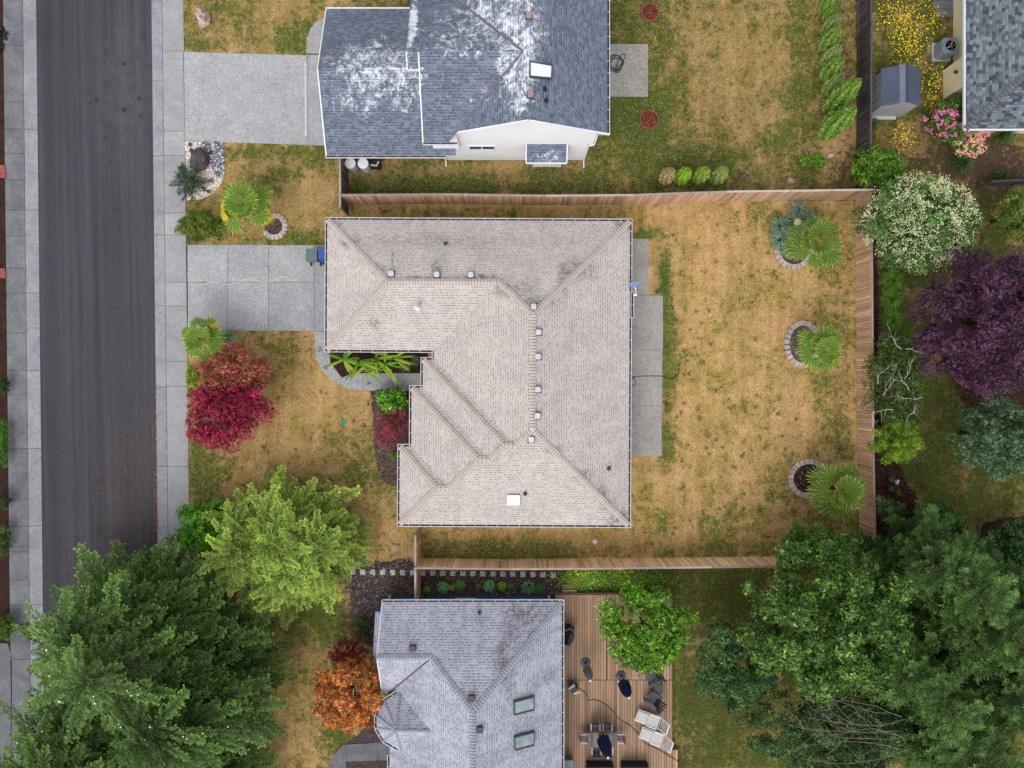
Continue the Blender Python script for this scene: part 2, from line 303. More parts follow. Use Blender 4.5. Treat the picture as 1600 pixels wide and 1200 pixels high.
# ------------------------------------------------------------------ mesh helpers
def tag(o, label=None, cat=None, group=None, kind=None):
    if label: o['label'] = label
    if cat: o['category'] = cat
    if group: o['group'] = group
    if kind: o['kind'] = kind
    return o
def thing(name, label, cat, loc=(0, 0, 0), rot=0., group=None, kind=None):
    o = bpy.data.objects.new(name, None); col.objects.link(o); o.location = loc; o.rotation_euler = (0, 0, rot); o.empty_display_size = .2
    return tag(o, label, cat, group, kind)
def dup(o, loc=None, rot=None, label=None, parent=None):
    c = o.copy(); col.objects.link(c)
    if parent is not None: c.parent = parent
    if loc is not None: c.location = loc
    if rot is not None: c.rotation_euler = (0, 0, rot)
    if label: c['label'] = label
    for ch in list(o.children): dup(ch, parent=c)
    return c
def wloc(o):
    v = Vector((0, 0, 0))
    while o: v = v+Vector(o.location); o = o.parent
    return v
class MB:
    def __init__(s): s.v = []; s.f = []; s.m = []; s.uv = {}
    def add(s, vs, fs, mi=0):
        b = len(s.v); s.v += [tuple(v) for v in vs]
        for f in fs: s.f.append(tuple(b+i for i in f)); s.m.append(mi)
        return s
    def poly(s, pts, mi=0, uv=None):
        if uv: s.uv[len(s.f)] = uv
        return s.add(pts, [tuple(range(len(pts)))], mi)
    def box(s, x0, x1, y0, y1, z0, z1, mi=0):
        return s.add([(x0, y0, z0), (x1, y0, z0), (x1, y1, z0), (x0, y1, z0), (x0, y0, z1), (x1, y0, z1), (x1, y1, z1), (x0, y1, z1)],
            [(3, 2, 1, 0), (4, 5, 6, 7), (0, 1, 5, 4), (1, 2, 6, 5), (2, 3, 7, 6), (3, 0, 4, 7)], mi)
    def ob(s, c, d, mi=0, rz=0., rx=0., ry=0.):       # oriented box, centre c, full dims d
        m = Matrix.Rotation(rz, 3, 'Z') @ Matrix.Rotation(ry, 3, 'Y') @ Matrix.Rotation(rx, 3, 'X'); c = Vector(c)
        q = [c+m @ Vector((x*d[0]/2, y*d[1]/2, z*d[2]/2)) for z in (-1, 1) for (x, y) in ((-1, -1), (1, -1), (1, 1), (-1, 1))]
        return s.add(q, [(3, 2, 1, 0), (4, 5, 6, 7), (0, 1, 5, 4), (1, 2, 6, 5), (2, 3, 7, 6), (3, 0, 4, 7)], mi)
    def bar(s, a, b, w=.04, h=.04, mi=0):
        a = Vector(a); b = Vector(b); d = (b-a).normalized(); u = d.cross(Vector((0, 0, 1)))
        u = u.normalized() if u.length > 1e-3 else Vector((1, 0, 0)); v = u.cross(d)
        q = [p+u*x*w/2+v*y*h/2 for p in (a, b) for (x, y) in ((-1, -1), (1, -1), (1, 1), (-1, 1))]
        return s.add(q, [(3, 2, 1, 0), (4, 5, 6, 7), (0, 1, 5, 4), (1, 2, 6, 5), (2, 3, 7, 6), (3, 0, 4, 7)], mi)
    def prism(s, pts, z0, z1, mi=0):
        n = len(pts); a = sum(pts[i][0]*pts[(i+1) % n][1]-pts[(i+1) % n][0]*pts[i][1] for i in range(n))
        if a < 0: pts = pts[::-1]
        vs = [(p[0], p[1], z0) for p in pts]+[(p[0], p[1], z1) for p in pts]
        return s.add(vs, [tuple(range(n))[::-1], tuple(range(n, 2*n))]+[(i, (i+1) % n, n+(i+1) % n, n+i) for i in range(n)], mi)
    def tube(s, pts, r, n=5, mi=0):
        pts = [Vector(p) for p in pts]; rs = r if isinstance(r, (list, tuple)) else [r]*len(pts); vs = []
        for i, p in enumerate(pts):
            d = (pts[min(i+1, len(pts)-1)]-pts[max(i-1, 0)]).normalized()
            u = d.cross(Vector((.13, .21, 1))).normalized() if abs(d.z) < .95 else d.cross(Vector((1, 0, 0))).normalized(); v = d.cross(u)
            vs += [p+(u*math.cos(2*math.pi*k/n)+v*math.sin(2*math.pi*k/n))*rs[i] for k in range(n)]
        fs = [(i*n+k, i*n+(k+1) % n, (i+1)*n+(k+1) % n, (i+1)*n+k) for i in range(len(pts)-1) for k in range(n)]
        return s.add(vs, fs+[tuple(range(n))[::-1], tuple((len(pts)-1)*n+k for k in range(n))], mi)
    def lathe(s, prof, c=(0, 0), n=16, mi=0, star=0., sx=1., sy=1.):
        vs = []
        for (r, z) in prof:
            for k in range(n):
                rr = r*(1-star*(k % 2)); a = 2*math.pi*k/n
                vs.append((c[0]+rr*math.cos(a)*sx, c[1]+rr*math.sin(a)*sy, z))
        fs = [(i*n+k, i*n+(k+1) % n, (i+1)*n+(k+1) % n, (i+1)*n+k) for i in range(len(prof)-1) for k in range(n)]
        return s.add(vs, fs+[tuple(range(n))[::-1], tuple((len(prof)-1)*n+k for k in range(n))], mi)
    def rock(s, c, d, seed=0, mi=0, n=10, m=7, rough=.2):
        rr = random.Random(seed); vs = []; fs = []
        for i in range(m+1):
            t = math.pi*i/m
            for k in range(n):
                a = 2*math.pi*k/n; q = 1+rr.uniform(-rough, rough) if 0 < i < m else 1
                vs.append((c[0]+d[0]*math.sin(t)*math.cos(a)*q, c[1]+d[1]*math.sin(t)*math.sin(a)*q, c[2]+d[2]*math.cos(t)*q))
        fs = [(i*n+k, (i+1)*n+k, (i+1)*n+(k+1) % n, i*n+(k+1) % n) for i in range(m) for k in range(n)]
        return s.add(vs, fs, mi)
    def build(s, name, mats, parent=None, origin=None, smooth=False, local=False):
        me = bpy.data.meshes.new(name)
        off = Vector((0, 0, 0)) if local else (wloc(parent) if parent else Vector(origin or (0, 0, 0)))
        me.from_pydata([(v[0]-off.x, v[1]-off.y, v[2]-off.z) for v in s.v], [], s.f)
        for m in (mats if isinstance(mats, (list, tuple)) else [mats]): me.materials.append(M[m])
        if max(s.m, default=0): me.polygons.foreach_set('material_index', s.m)
        if s.uv:
            ul = me.uv_layers.new(name='UVMap')
            for fi, uv in s.uv.items():
                for li, q in zip(me.polygons[fi].loop_indices, uv): ul.data[li].uv = q
        if smooth: me.polygons.foreach_set('use_smooth', [True]*len(me.polygons))
        me.update()
        o = bpy.data.objects.new(name, me); col.objects.link(o)
        if parent: o.parent = parent
        elif origin is not None: o.location = off
        return o
def inst(o, name, loc, parent, rz=0., sc_=None):
    c = bpy.data.objects.new(name, o.data if hasattr(o, 'data') else o); col.objects.link(c); c.parent = parent; c.location = loc; c.rotation_euler = (0, 0, rz)
    if sc_: c.scale = sc_
    return c
def np_mesh(name, V, Fq, C, mat_, parent, local_off=None):
    """V (n,3) world, Fq (m,k) faces, C (n,3) colours"""
    me = bpy.data.meshes.new(name); off = np.array(wloc(parent)) if local_off is None else np.array(local_off)
    V = (V-off).astype(np.float32); n = len(V); m, k = Fq.shape
    me.vertices.add(n); me.vertices.foreach_set('co', V.ravel())
    me.loops.add(m*k); me.loops.foreach_set('vertex_index', Fq.astype(np.int32).ravel())
    me.polygons.add(m); me.polygons.foreach_set('loop_start', np.arange(0, m*k, k, dtype=np.int32))
    me.update(calc_edges=True)
    at = me.color_attributes.new('Col', 'FLOAT_COLOR', 'POINT')
    cc = np.ones((n, 4), np.float32); cc[:, :3] = C; at.data.foreach_set('color', cc.ravel())
    me.materials.append(M[mat_]); o = bpy.data.objects.new(name, me); col.objects.link(o)
    if parent: o.parent = parent
    return o
def unit(v): return v/np.maximum(np.linalg.norm(v, axis=-1, keepdims=True), 1e-9)
KV = 1.25
def colors(n, pal, jit=.12, wts=None):
    pal = np.array([L(*c, k=KV) for c in pal]); i = rng.choice(len(pal), n, p=wts); c = pal[i]
    return np.clip(c*rng.normal(1, jit, (n, 1)), 0, 1)
def rhombi(c, a, b, cols, twist=None):
    n = len(c); V = np.empty((n, 4, 3)); V[:, 0] = c-a; V[:, 1] = c+b; V[:, 2] = c+a; V[:, 3] = c-b
    Fq = np.arange(n*4).reshape(n, 4); return V.reshape(-1, 3), Fq, np.repeat(cols, 4, 0)
def leaves_at(pos, nrm, size, cols, asp=.5, jit=.5):
    n = len(pos); nn = unit(nrm+rng.normal(0, jit, (n, 3))); t = unit(np.cross(nn, rng.normal(0, 1, (n, 3)))); b = np.cross(nn, t)
    s = size*rng.uniform(.6, 1.3, (n, 1)); return rhombi(pos, t*s*.5, b*s*.5*asp, cols)
def branch_mesh(root, base, tips, r0, name='trunk', m='bark', zsplit=.45):
    mb = MB(); base = Vector(base); top = Vector((base.x, base.y, base.z))
    tips = [Vector(t) for t in tips]; zc = sum(t.z for t in tips)/len(tips)
    fork = base+(Vector((sum(t.x for t in tips), sum(t.y for t in tips), sum(t.z for t in tips)))/len(tips)-base)*zsplit; fork.x = base.x*.7+fork.x*.3; fork.y = base.y*.7+fork.y*.3
    mb.tube([base-Vector((0, 0, .1)), base.lerp(fork, .5)+Vector((random.uniform(-.05, .05),)*2+(0,)), fork], [r0*1.25, r0, r0*.8], 8)
    for t in tips:
        mid = fork.lerp(t, .5)+Vector((random.uniform(-.2, .2), random.uniform(-.2, .2), random.uniform(0, .25)))
        mb.tube([fork, mid, t], [r0*.6, r0*.35, r0*.1], 5)
    return mb.build(name, m, root, smooth=True)
GP = None
def leafy(name, label, px, py, rx, ry, z0, z1, n, size, pal, lobes=26, lobe=.3, trunk=True, wts=None, cat='tree', crown='crown', group=None, jit=.12,
          asp=.5, mt='leaf', squash=.8, tr=.09, extra=None, spread=.5, njit=.6, irreg=.06, twigs=0, twigmat='greybark', ground=None):
    """broadleaf tree or shrub: outline px,py,rx,ry measured in the photograph at mid height"""
    zm = z0*.35+z1*.65; c = np.array(P(px, py, zm)); s = (H-zm)/F; rx *= s; ry *= s; rz = (z1-z0)/2; zc = (z0+z1)/2
    c = np.array([c[0], c[1], zc])
    gx, gy = (c[0], c[1])
    root = thing(name, label, cat, (gx, gy, 0), 0, group)
    lobes = int(lobes*1.9); lobe *= .86
    fi = np.arange(lobes); zz_ = 1-(fi+.5)/lobes*1.25; ang_ = fi*2.39996+rng.normal(0, .35, lobes); zz_ = np.clip(zz_+rng.normal(0, .08, lobes), -.35, 1); q_ = np.sqrt(1-zz_**2)
    d = np.stack([np.cos(ang_)*q_, np.sin(ang_)*q_, zz_], 1)
    az = np.arctan2(d[:, 1], d[:, 0]); ph = rng.uniform(0, 6.28, 3); irr = 1+irreg*(.5*np.sin(2*az+ph[0])+.6*np.sin(3*az+ph[1])+.5*np.sin(5*az+ph[2]))
    rmax = 1.04-lobe*.7; rr = rng.uniform(.72, 1.03, (lobes, 1))*rmax*irr[:, None]; inner = rng.random(lobes) < .2; rr[inner] *= .55
    lr = lobe*rng.uniform(.55, 1.4, (lobes, 1)); lc = c+d*rr*np.array([rx, ry, rz]); lsz = lr*np.array([[rx, ry, max(rz*.9, .5*min(rx, ry))]])
    lb = rng.normal(1, .16, (lobes, 1)); per = 7; m_ = n//per
    li = rng.choice(lobes, m_, p=(lr[:, 0]**2)/(lr[:, 0]**2).sum())
    dd = rng.normal(0, 1, (m_, 3)); dd[:, 2] = dd[:, 2]*.9+.45; dd = unit(dd)
    k = rng.uniform(.45, 1.1, (m_, 1))**.6
    pos = lc[li]+dd*lsz[li]*k; cc = colors(m_, pal, jit*1.3, wts)*lb[li]
    pos = np.repeat(pos, per, 0); dd = np.repeat(dd, per, 0); cc = np.repeat(cc, per, 0)*rng.normal(1, .14, (m_*per, 1)); n = m_*per
    pos = pos+unit(rng.normal(0, 1, (n, 3)))*size*rng.uniform(.2, 1.2, (n, 1))*np.array([1, 1, .6]); pos[:, 2] = np.maximum(pos[:, 2], .05); cc = np.clip(cc, 0, 1)
    V, Fq, C = leaves_at(pos, dd, size, cc, asp, njit)
    np_mesh(crown, V, Fq, C, mt, root)
    if trunk: branch_mesh(root, (gx, gy, 0), [lc[i] for i in range(min(lobes, 9))], tr)
    if twigs:
        mb = MB()
        for i in range(twigs):
            a = Vector(lc[random.randrange(lobes)]); e = Vector((random.uniform(-1, 1), random.uniform(-1, 1), 0)).normalized()*random.uniform(.4, 1.)
            top = a+Vector((0, 0, lobe*rz*.8)); q = top+e; mb.tube([a, top+e*.3, q+Vector((0, 0, .15))], [.03, .02, .008], 4)
            for j in range(3):
                o_ = top+e*(.4+.2*j); mb.tube([o_, o_+Vector((random.uniform(-.35, .35), random.uniform(-.35, .35), .12))], [.012, .005], 3)
        mb.build('twig', twigmat, root)['kind'] = 'stuff'
    return root
# feather-like spray template
def spray_template(k=8, ang=38, ln=.46, wd=.03, droop=.12, seed=0):
    r = np.random.default_rng(seed); c = []; a = []; b = []; tt = []
    def put(p0, p1, w, t):
        p0 = np.array(p0); p1 = np.array(p1); m = (p0+p1)/2; h = (p1-p0)/2; s = np.array([-h[1], h[0], 0]); s = s/np.linalg.norm(s)*w
        c.append(m); a.append(h); b.append(s); tt.append(t)
    put((0, 0, 0), (1, 0, -droop*.4), wd*.9, .5); put((.55, 0, -.02), (1.02, 0, -droop*.4), wd*1.1, 1)
    for i in range(k):
        t = .08+.86*i/k
        for sgn in (-1, 1):
            l = (ln*(1-t)**.7+.08)*r.uniform(.75, 1.2); an = R(ang*r.uniform(.8, 1.2))*sgn
            p = np.array([t, 0, -droop*.4*t]); q = p+np.array([l*math.cos(an), l*math.sin(an), r.uniform(-droop, droop*.4)*l*2]); put(p, q, wd, .45+.5*t)
            for f in (.35, .62, .85):
                sg = 1 if r.random() < .5 else -1
                o = p+(q-p)*f; l2 = l*.34*r.uniform(.7, 1.2); an2 = an+R(36)*sg
                put(o, o+np.array([l2*math.cos(an2), l2*math.sin(an2), r.uniform(-.04, .04)]), wd*.85, .6+.4*f)
    return np.array(c), np.array(a), np.array(b), np.array(tt)
TPL = [spray_template(7, 38, .46, .032, .15, s) for s in range(3)]
TPLF = [spray_template(9, 42, .40, .022, .1, s+5) for s in range(3)]
def arm_template(k=15, seed=0, ln=.2):
    r = np.random.default_rng(seed+40); c = []; a = []; b = []; tt = []
    def put(p0, p1, w, t):
        p0 = np.array(p0); p1 = np.array(p1); h = (p1-p0)/2; s_ = np.array([-h[1], h[0], 0]); s_ = s_/np.linalg.norm(s_)*w; c.append((p0+p1)/2); a.append(h); b.append(s_); tt.append(t)
    def ax(t): return np.array([t, .05*math.sin(t*3+seed), .10*t-.16*t*t])
    for q in range(6): put(ax(q/6), ax((q+1)/6), .010, .3+.1*q)
    for i in range(k):
        t = .04+.93*i/k
        for sg in (-1, 1):
            l = (ln*(1-t)**.55*(.55+.45*min(1, t*4))+.035)*r.uniform(.7, 1.3); an = R(46*r.uniform(.75, 1.2))*sg; p = ax(t); q = p+np.array([l*math.cos(an), l*math.sin(an), r.uniform(-.25, .1)*l]); put(p, q, .013, .35+.3*t)
            for f in (.3, .55, .8, 1.):
                for g in (-1, 1):
                    if r.random() < .2: continue
                    o = p+(q-p)*f*.96; l2 = l*.33*r.uniform(.7, 1.3)*(1.2-f*.4); a2 = an+R(34)*g; put(o, o+np.array([l2*math.cos(a2), l2*math.sin(a2), r.uniform(-.15, .15)*l2]), .014, .45+.35*f+.2*t)
    return np.array(c), np.array(a), np.array(b), np.array(tt)
TPLB = [arm_template(15, s) for s in range(3)]; TPLC = [arm_template(13, s+7, .26) for s in range(3)]
def place_sprays(O, D, U, S, base, tip, tpl=TPL, jit=.1, J=None, KV=.85):
    """O origins, D forward, U up-ish, S scale -> quads"""
    Vs = []; Cs = []; which = rng.integers(0, len(tpl), len(O))
    for w_ in range(len(tpl)):
        ii = np.where(which == w_)[0]
        if not len(ii): continue
        c, a, b, t = tpl[w_]; d = unit(D[ii]); s_ = unit(np.cross(U[ii], d)); u = np.cross(d, s_); s = S[ii][:, None, None]
        def tf(v): return (v[None, :, 0:1]*d[:, None]+v[None, :, 1:2]*s_[:, None]+v[None, :, 2:3]*u[:, None])*s
        C0 = O[ii][:, None]+tf(c); A = tf(a); B = tf(b)
        roll = rng.normal(0, .5, (len(ii), len(c), 1)); B = B+u[:, None]*np.linalg.norm(B, axis=2, keepdims=True)*roll
        V = np.stack([C0-A, C0+B, C0+A, C0-B], 2).reshape(-1, 3)
        bc = np.array(L(*base, k=KV)); tc = np.array(L(*tip, k=KV)); j = rng.normal(1, jit, (len(ii), 1, 1))*(1 if J is None else J[ii][:, None, None])
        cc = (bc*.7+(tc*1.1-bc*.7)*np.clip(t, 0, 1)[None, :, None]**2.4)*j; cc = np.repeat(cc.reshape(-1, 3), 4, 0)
        Vs.append(V); Cs.append(np.clip(cc, 0, 1))
    V = np.concatenate(Vs); return V, np.arange(len(V)).reshape(-1, 4), np.concatenate(Cs)
def conifer(name, label, px, py, r, h, nb, per, size, base, tip, z0=.8, power=.8, tpl=TPL, group=None, berries=0, cat='tree', lift=.15, dead=0, up=.35, leaders=((0, 0, 1, 1),), kv=.85):
    p = P(px, py); root = thing(name, label, cat, p, 0, group)
    O = []; D = []; U = []; S = []; J = []; mb = MB()
    r0_, h0_ = r, h
    for (lx, ly, ls, lh) in leaders: mb.tube([(p.x, p.y, -.1), (p.x+lx*r0_*.6, p.y+ly*r0_*.6, h0_*.45*lh), (p.x+lx*r0_, p.y+ly*r0_, h0_*.86*lh)], [.22, .13, .03], 8)
    for i in range(nb):
        lx, ly, ls, lh = leaders[i % len(leaders)]; r = r0_*ls; h = h0_*lh
        t = (i+.5)/nb; t = t**1.15; z = z0+(h-z0)*t; az = i*2.39996+random.uniform(-.6, .6); Lb = r*((1-t)**power)*random.uniform(.62, 1.2)+.3
        e = Vector((math.cos(az), math.sin(az), 0)); lj = random.gauss(1, .13); tt_ = min(1, z/(h*.86)); st = Vector((p.x+lx*r0_*tt_+random.uniform(-.1, .1), p.y+ly*r0_*tt_+random.uniform(-.1, .1), z)); en = st+e*Lb+Vector((0, 0, Lb*(lift*random.uniform(-.4, 1.4)+.9*max(0, t-.55))))
        mid = st.lerp(en, .55)+Vector((0, 0, Lb*.08)); mb.tube([st-Vector((0, 0, .15)), mid-Vector((0, 0, .12)), en-Vector((0, 0, .05))], [.04, .02, .008], 4)
        m_ = max(3, int(per*(Lb/r)+2)); side = e.cross(Vector((0, 0, 1)))
        for k in range(m_):
            f = .04+.96*(k+random.random()*.6)/m_; o = st.lerp(mid, f/.55) if f < .55 else mid.lerp(en, (f-.55)/.45)
            sg = 1 if k % 2 else -1; an = random.uniform(.35, .95)*(1.05-f*.75)
            d = (e*math.cos(an)+side*sg*math.sin(an)); d.z = random.uniform(-.05, up)
            J.append(lj); O.append(o+Vector((0, 0, random.uniform(-.2, .2)))); D.append(d); U.append((random.uniform(-.35, .35), random.uniform(-.35, .35), 1)); S.append(size*random.uniform(.65, 1.2)*(.55+.45*min(1, Lb/r)))
    for (lx, ly, ls, lh) in leaders:
        for k in range(12):
            a = k*2.4; J.append(1.); O.append(Vector((p.x+lx*r0_, p.y+ly*r0_, h0_*lh*(.86+.012*k)))); D.append(Vector((math.cos(a), math.sin(a), .5+.06*k))); U.append((0, 0, 1)); S.append(min(1.2, size*.55))
    O = np.array(O); D = np.array(D); U = np.array(U, float); S = np.array(S); J = np.clip(np.array(J), .6, 1.4)
    V, Fq, C = place_sprays(O, D, U, S, base, tip, tpl, .24, J, kv)
    np_mesh('crown', V, Fq, C, 'needle', root)
    if dead:
        ii = rng.integers(0, len(O), dead); cen = np.array([p.x, p.y, 0]); oo = O[ii]*.35+np.array([p.x, p.y, 0])*.65; oo[:, 2] = O[ii][:, 2]*.7
        V, Fq, C = place_sprays(oo, D[ii]*[1, 1, .2], U[ii], S[ii]*.8, (104, 66, 48), (140, 96, 70), tpl, .2); np_mesh('dead_foliage', V, Fq, C, 'needle', root)
    mb.build('trunk', 'bark', root, smooth=True)
    if berries:
        ii = rng.integers(0, len(O), berries); q = O[ii]+unit(D[ii])*S[ii][:, None]*rng.uniform(.4, .9, (berries, 1))+np.array([0, 0, .08])+rng.normal(0, .06, (berries, 3))
        V, Fq, C = leaves_at(q, np.tile([[0, 0, 1.]], (berries, 1)), .085, colors(berries, [(214, 222, 190)], .1), .9, .2); b_ = np_mesh('pale_cones', V, Fq, C, 'petal', root); b_['kind'] = 'stuff'
    return root
exec_parts = []
# ------------------------------------------------------------------ ground, lawns
g = MB(); g.box(-400, 400, -400, 400, -.4, -.16); g.build('ground', 'joint'); tag(bpy.data.objects['ground'], 'dry brown earth under the whole neighbourhood', 'ground', kind='structure')
LZ = [.028]
def lawn(name, label, x0, y0, x1, y1, base, blobs=(), soil=(), deep=(), z=0.0, step=.3, tone=.8):
    LZ[0] -= .004; z = LZ[0]-.02
    a = P(x0, y0); b = P(x1, y1); nx = max(2, int(abs(b.x-a.x)/step)); ny = max(2, int(abs(b.y-a.y)/step))
    X = np.linspace(a.x, b.x, nx+1); Y = np.linspace(b.y, a.y, ny+1); gx, gy = np.meshgrid(X, Y)
    V = np.stack([gx.ravel(), gy.ravel(), np.full(gx.size, z)], 1)
    i = np.arange(ny)[:, None]*(nx+1)+np.arange(nx)[None]; i = i.ravel(); Fq = np.stack([i, i+1, i+nx+2, i+nx+1], 1)
    me = bpy.data.meshes.new(name); me.from_pydata(V.tolist(), [], Fq.tolist()); me.materials.append(M['lawn'])
    PX = 800+V[:, 0]*F/H; PY = 600-V[:, 1]*F/H
    def field(b0, bl):
        f = np.full(len(V), float(b0))
        for (cx, cy, rx, ry, k) in bl: f += k*np.exp(-(((PX-cx)/rx)**2+((PY-cy)/ry)**2)**1.3)
        return f
    for nm, b0, bl in (('green', base, blobs), ('soil', 0, soil), ('deep', 0, deep), ('tone', tone, ())):
        at = me.attributes.new(nm, 'FLOAT', 'POINT'); at.data.foreach_set('value', np.clip(field(b0, bl), 0, 1.2).astype(np.float32))
    o = bpy.data.objects.new(name, me); col.objects.link(o); return tag(o, label, 'lawn', kind='structure')
lawn('lawn', 'patchy front lawn of the blue roofed house beside its driveway', 284, -150, 541, 384, .5, [(390, 40, 60, 40, .2), (305, 70, 40, 14, .3), (470, 60, 40, 30, .35), (440, 275, 30, 16, .5), (380, 290, 40, 30, .25), (300, 370, 80, 12, .3), (470, 375, 40, 12, .5), (400, 240, 110, 12, .3), (520, 240, 30, 25, .3), (450, 330, 50, 25, -.35), (500, 300, 40, 20, -.3), (360, 270, 30, 20, -.35), (430, 20, 40, 30, -.3)], tone=0.66)
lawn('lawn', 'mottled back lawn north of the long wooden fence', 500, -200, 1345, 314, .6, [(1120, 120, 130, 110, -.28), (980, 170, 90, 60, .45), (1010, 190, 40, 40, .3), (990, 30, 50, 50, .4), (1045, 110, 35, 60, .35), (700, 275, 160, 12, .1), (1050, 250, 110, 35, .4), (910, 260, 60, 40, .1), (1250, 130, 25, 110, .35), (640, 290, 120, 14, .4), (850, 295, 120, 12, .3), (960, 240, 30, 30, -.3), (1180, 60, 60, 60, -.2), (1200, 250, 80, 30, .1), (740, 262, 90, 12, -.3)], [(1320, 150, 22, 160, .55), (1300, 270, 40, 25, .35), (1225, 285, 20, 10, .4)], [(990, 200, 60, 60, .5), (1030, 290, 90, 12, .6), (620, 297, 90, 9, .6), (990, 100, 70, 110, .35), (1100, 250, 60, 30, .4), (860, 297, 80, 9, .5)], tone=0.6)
lawn('lawn', 'front lawn between the red maples and the beige roofed house', 290, 512, 656, 890, .32, [(480, 540, 90, 20, .2), (440, 560, 40, 40, .25), (310, 720, 12, 60, .7), (330, 750, 40, 60, .45), (560, 720, 60, 60, .3), (590, 790, 50, 40, .2), (500, 740, 50, 40, .15), (540, 600, 50, 30, -.2), (470, 640, 70, 60, -.12)], [(600, 745, 26, 16, .6), (610, 850, 40, 40, .45)], tone=0.72)
lawn('lawn', 'dry golden back lawn with browned grass inside the fence', 541, 313, 1340.5, 884, .27, [(1040, 480, 12, 100, 1.), (1048, 570, 30, 80, .45), (1000, 368, 30, 10, .7), (1043, 700, 14, 40, .7), (1250, 350, 90, 40, .25), (1310, 600, 40, 280, .3), (1190, 340, 30, 20, .2), (760, 860, 130, 26, .5), (950, 865, 300, 16, .35), (1180, 820, 180, 60, .3), (700, 332, 200, 8, .4), (1150, 600, 90, 140, .03), (1090, 640, 60, 200, -.06), (1220, 720, 60, 60, .15)], [(1322, 560, 16, 300, .45), (1280, 860, 60, 30, .6), (1205, 350, 30, 30, .2), (900, 316, 400, 7, .35), (900, 876, 300, 7, .3)], [(1036, 440, 9, 60, .9), (1040, 640, 8, 90, .7)], tone=0.8)
lawn('lawn', 'weedy yard with yellow flowers around the grey shed', 1350, -150, 1800, 290, .75, [(1410, 50, 30, 30, .1), (1400, 230, 40, 30, -.3)], [(1440, 60, 20, 25, .35), (1440, 240, 90, 40, .35), (1550, 260, 90, 50, .9)], [(1450, 140, 20, 60, .4)], tone=0.5)
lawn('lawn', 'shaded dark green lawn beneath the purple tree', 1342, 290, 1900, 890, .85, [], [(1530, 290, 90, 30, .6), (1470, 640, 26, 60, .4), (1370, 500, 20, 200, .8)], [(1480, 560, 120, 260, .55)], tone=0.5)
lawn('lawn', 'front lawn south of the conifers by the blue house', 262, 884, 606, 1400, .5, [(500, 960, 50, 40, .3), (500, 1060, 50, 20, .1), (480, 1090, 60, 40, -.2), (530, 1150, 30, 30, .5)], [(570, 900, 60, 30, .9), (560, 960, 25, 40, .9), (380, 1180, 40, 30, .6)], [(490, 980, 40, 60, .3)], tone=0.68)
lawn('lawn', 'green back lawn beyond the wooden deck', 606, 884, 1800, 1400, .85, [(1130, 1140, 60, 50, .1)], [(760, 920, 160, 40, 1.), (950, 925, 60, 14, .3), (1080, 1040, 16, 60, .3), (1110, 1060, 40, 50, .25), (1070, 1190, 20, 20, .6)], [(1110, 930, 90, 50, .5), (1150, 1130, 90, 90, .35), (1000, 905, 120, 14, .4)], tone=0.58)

def slab_grid(parent, quads, matn, z0=-.1, z1=.03, name='slab', gap=.010):
    for q in quads:
        pts = [P(*c) for c in q]; cx = sum(p.x for p in pts)/len(pts); cy = sum(p.y for p in pts)/len(pts); out = []
        for p in pts:
            d = Vector((p.x-cx, p.y-cy)); out.append((p.x-math.copysign(gap, d.x), p.y-math.copysign(gap, d.y)))
        MB().prism(out, z0, z1).build(name, matn, parent)
# road and kerbs. street axis drifts right going down the picture
def xe(x0, y): return x0+y*(13.5/1200)
def strip(name, xa, xb, za, zb, label, matn, ys=(-500, 1700)):
    a = P(xe(xa, ys[0]), ys[0]); b = P(xe(xb, ys[0]), ys[0]); c = P(xe(xb, ys[1]), ys[1]); d = P(xe(xa, ys[1]), ys[1])
    mb = MB().add([(a.x, a.y, za), (b.x, b.y, zb), (c.x, c.y, zb), (d.x, d.y, za)], [(3, 2, 1, 0)]); o = mb.build(name, matn); return tag(o, label, name.replace('_', ' '), kind='structure')
strip('road', 50, 240, -.09, -.09, 'dark grey asphalt street running up the left side', 'asphalt', (-3000, 4000))
def walkway(name, label, xa, xb, joints, matn, zl=.03, zr=.03, kink=None):
    root = thing(name, label, name.replace('_', ' '), P(xe((xa+xb)/2, 600), 600), 0, kind='structure')
    b = MB(); p = [P(xe(x, y), y) for (x, y) in ((xa, -600), (xb, -600), (xb, 1800), (xa, 1800))]; b.prism([(q.x, q.y) for q in p], -.2, min(zl, zr)-.025); b.build('bedding', 'joint', root)
    for y0, y1 in zip(joints[:-1], joints[1:]):
        a, b_, c, d = [P(xe(x, y), y) for (x, y) in ((xa, y0), (xb, y0), (xb, y1), (xa, y1))]; gp = .013
        vs = []
        for z in (0, 1):
            for q, sx, sy, zz in ((a, gp, -gp, zl), (b_, -gp, -gp, zr), (c, -gp, gp, zr), (d, gp, gp, zl)): vs.append((q.x+sx, q.y+sy, zz if z else -.16))
        MB().add(vs, [(3, 2, 1, 0), (4, 7, 6, 5), (0, 4, 5, 1), (1, 5, 6, 2), (2, 6, 7, 3), (3, 7, 4, 0)][:6]).build('slab', matn, root)
    return root
walkway('kerb', 'pale rolled concrete kerb on the house side of the street', 235.5, 253.5, [-600, -200, 2, 126, 243, 367, 478, 605, 729, 860, 990, 1200, 1500, 1800], 'gutter_con', -.06, .03)
walkway('pavement', 'pale slab pavement in front of the three driveways', 253.5, 287, [-600, -300, -40, 80, 205, 243, 285, 333, 367, 441, 478, 565, 604, 729, 860, 990, 1120, 1250, 1800], 'walk')
walkway('kerb', 'weathered grey kerb across the street from the houses', 36, 55.5, [-600, -100, 202, 328, 458, 579, 701, 822, 945, 1040, 1150, 1500, 1800], 'gutter_con', .03, -.06)
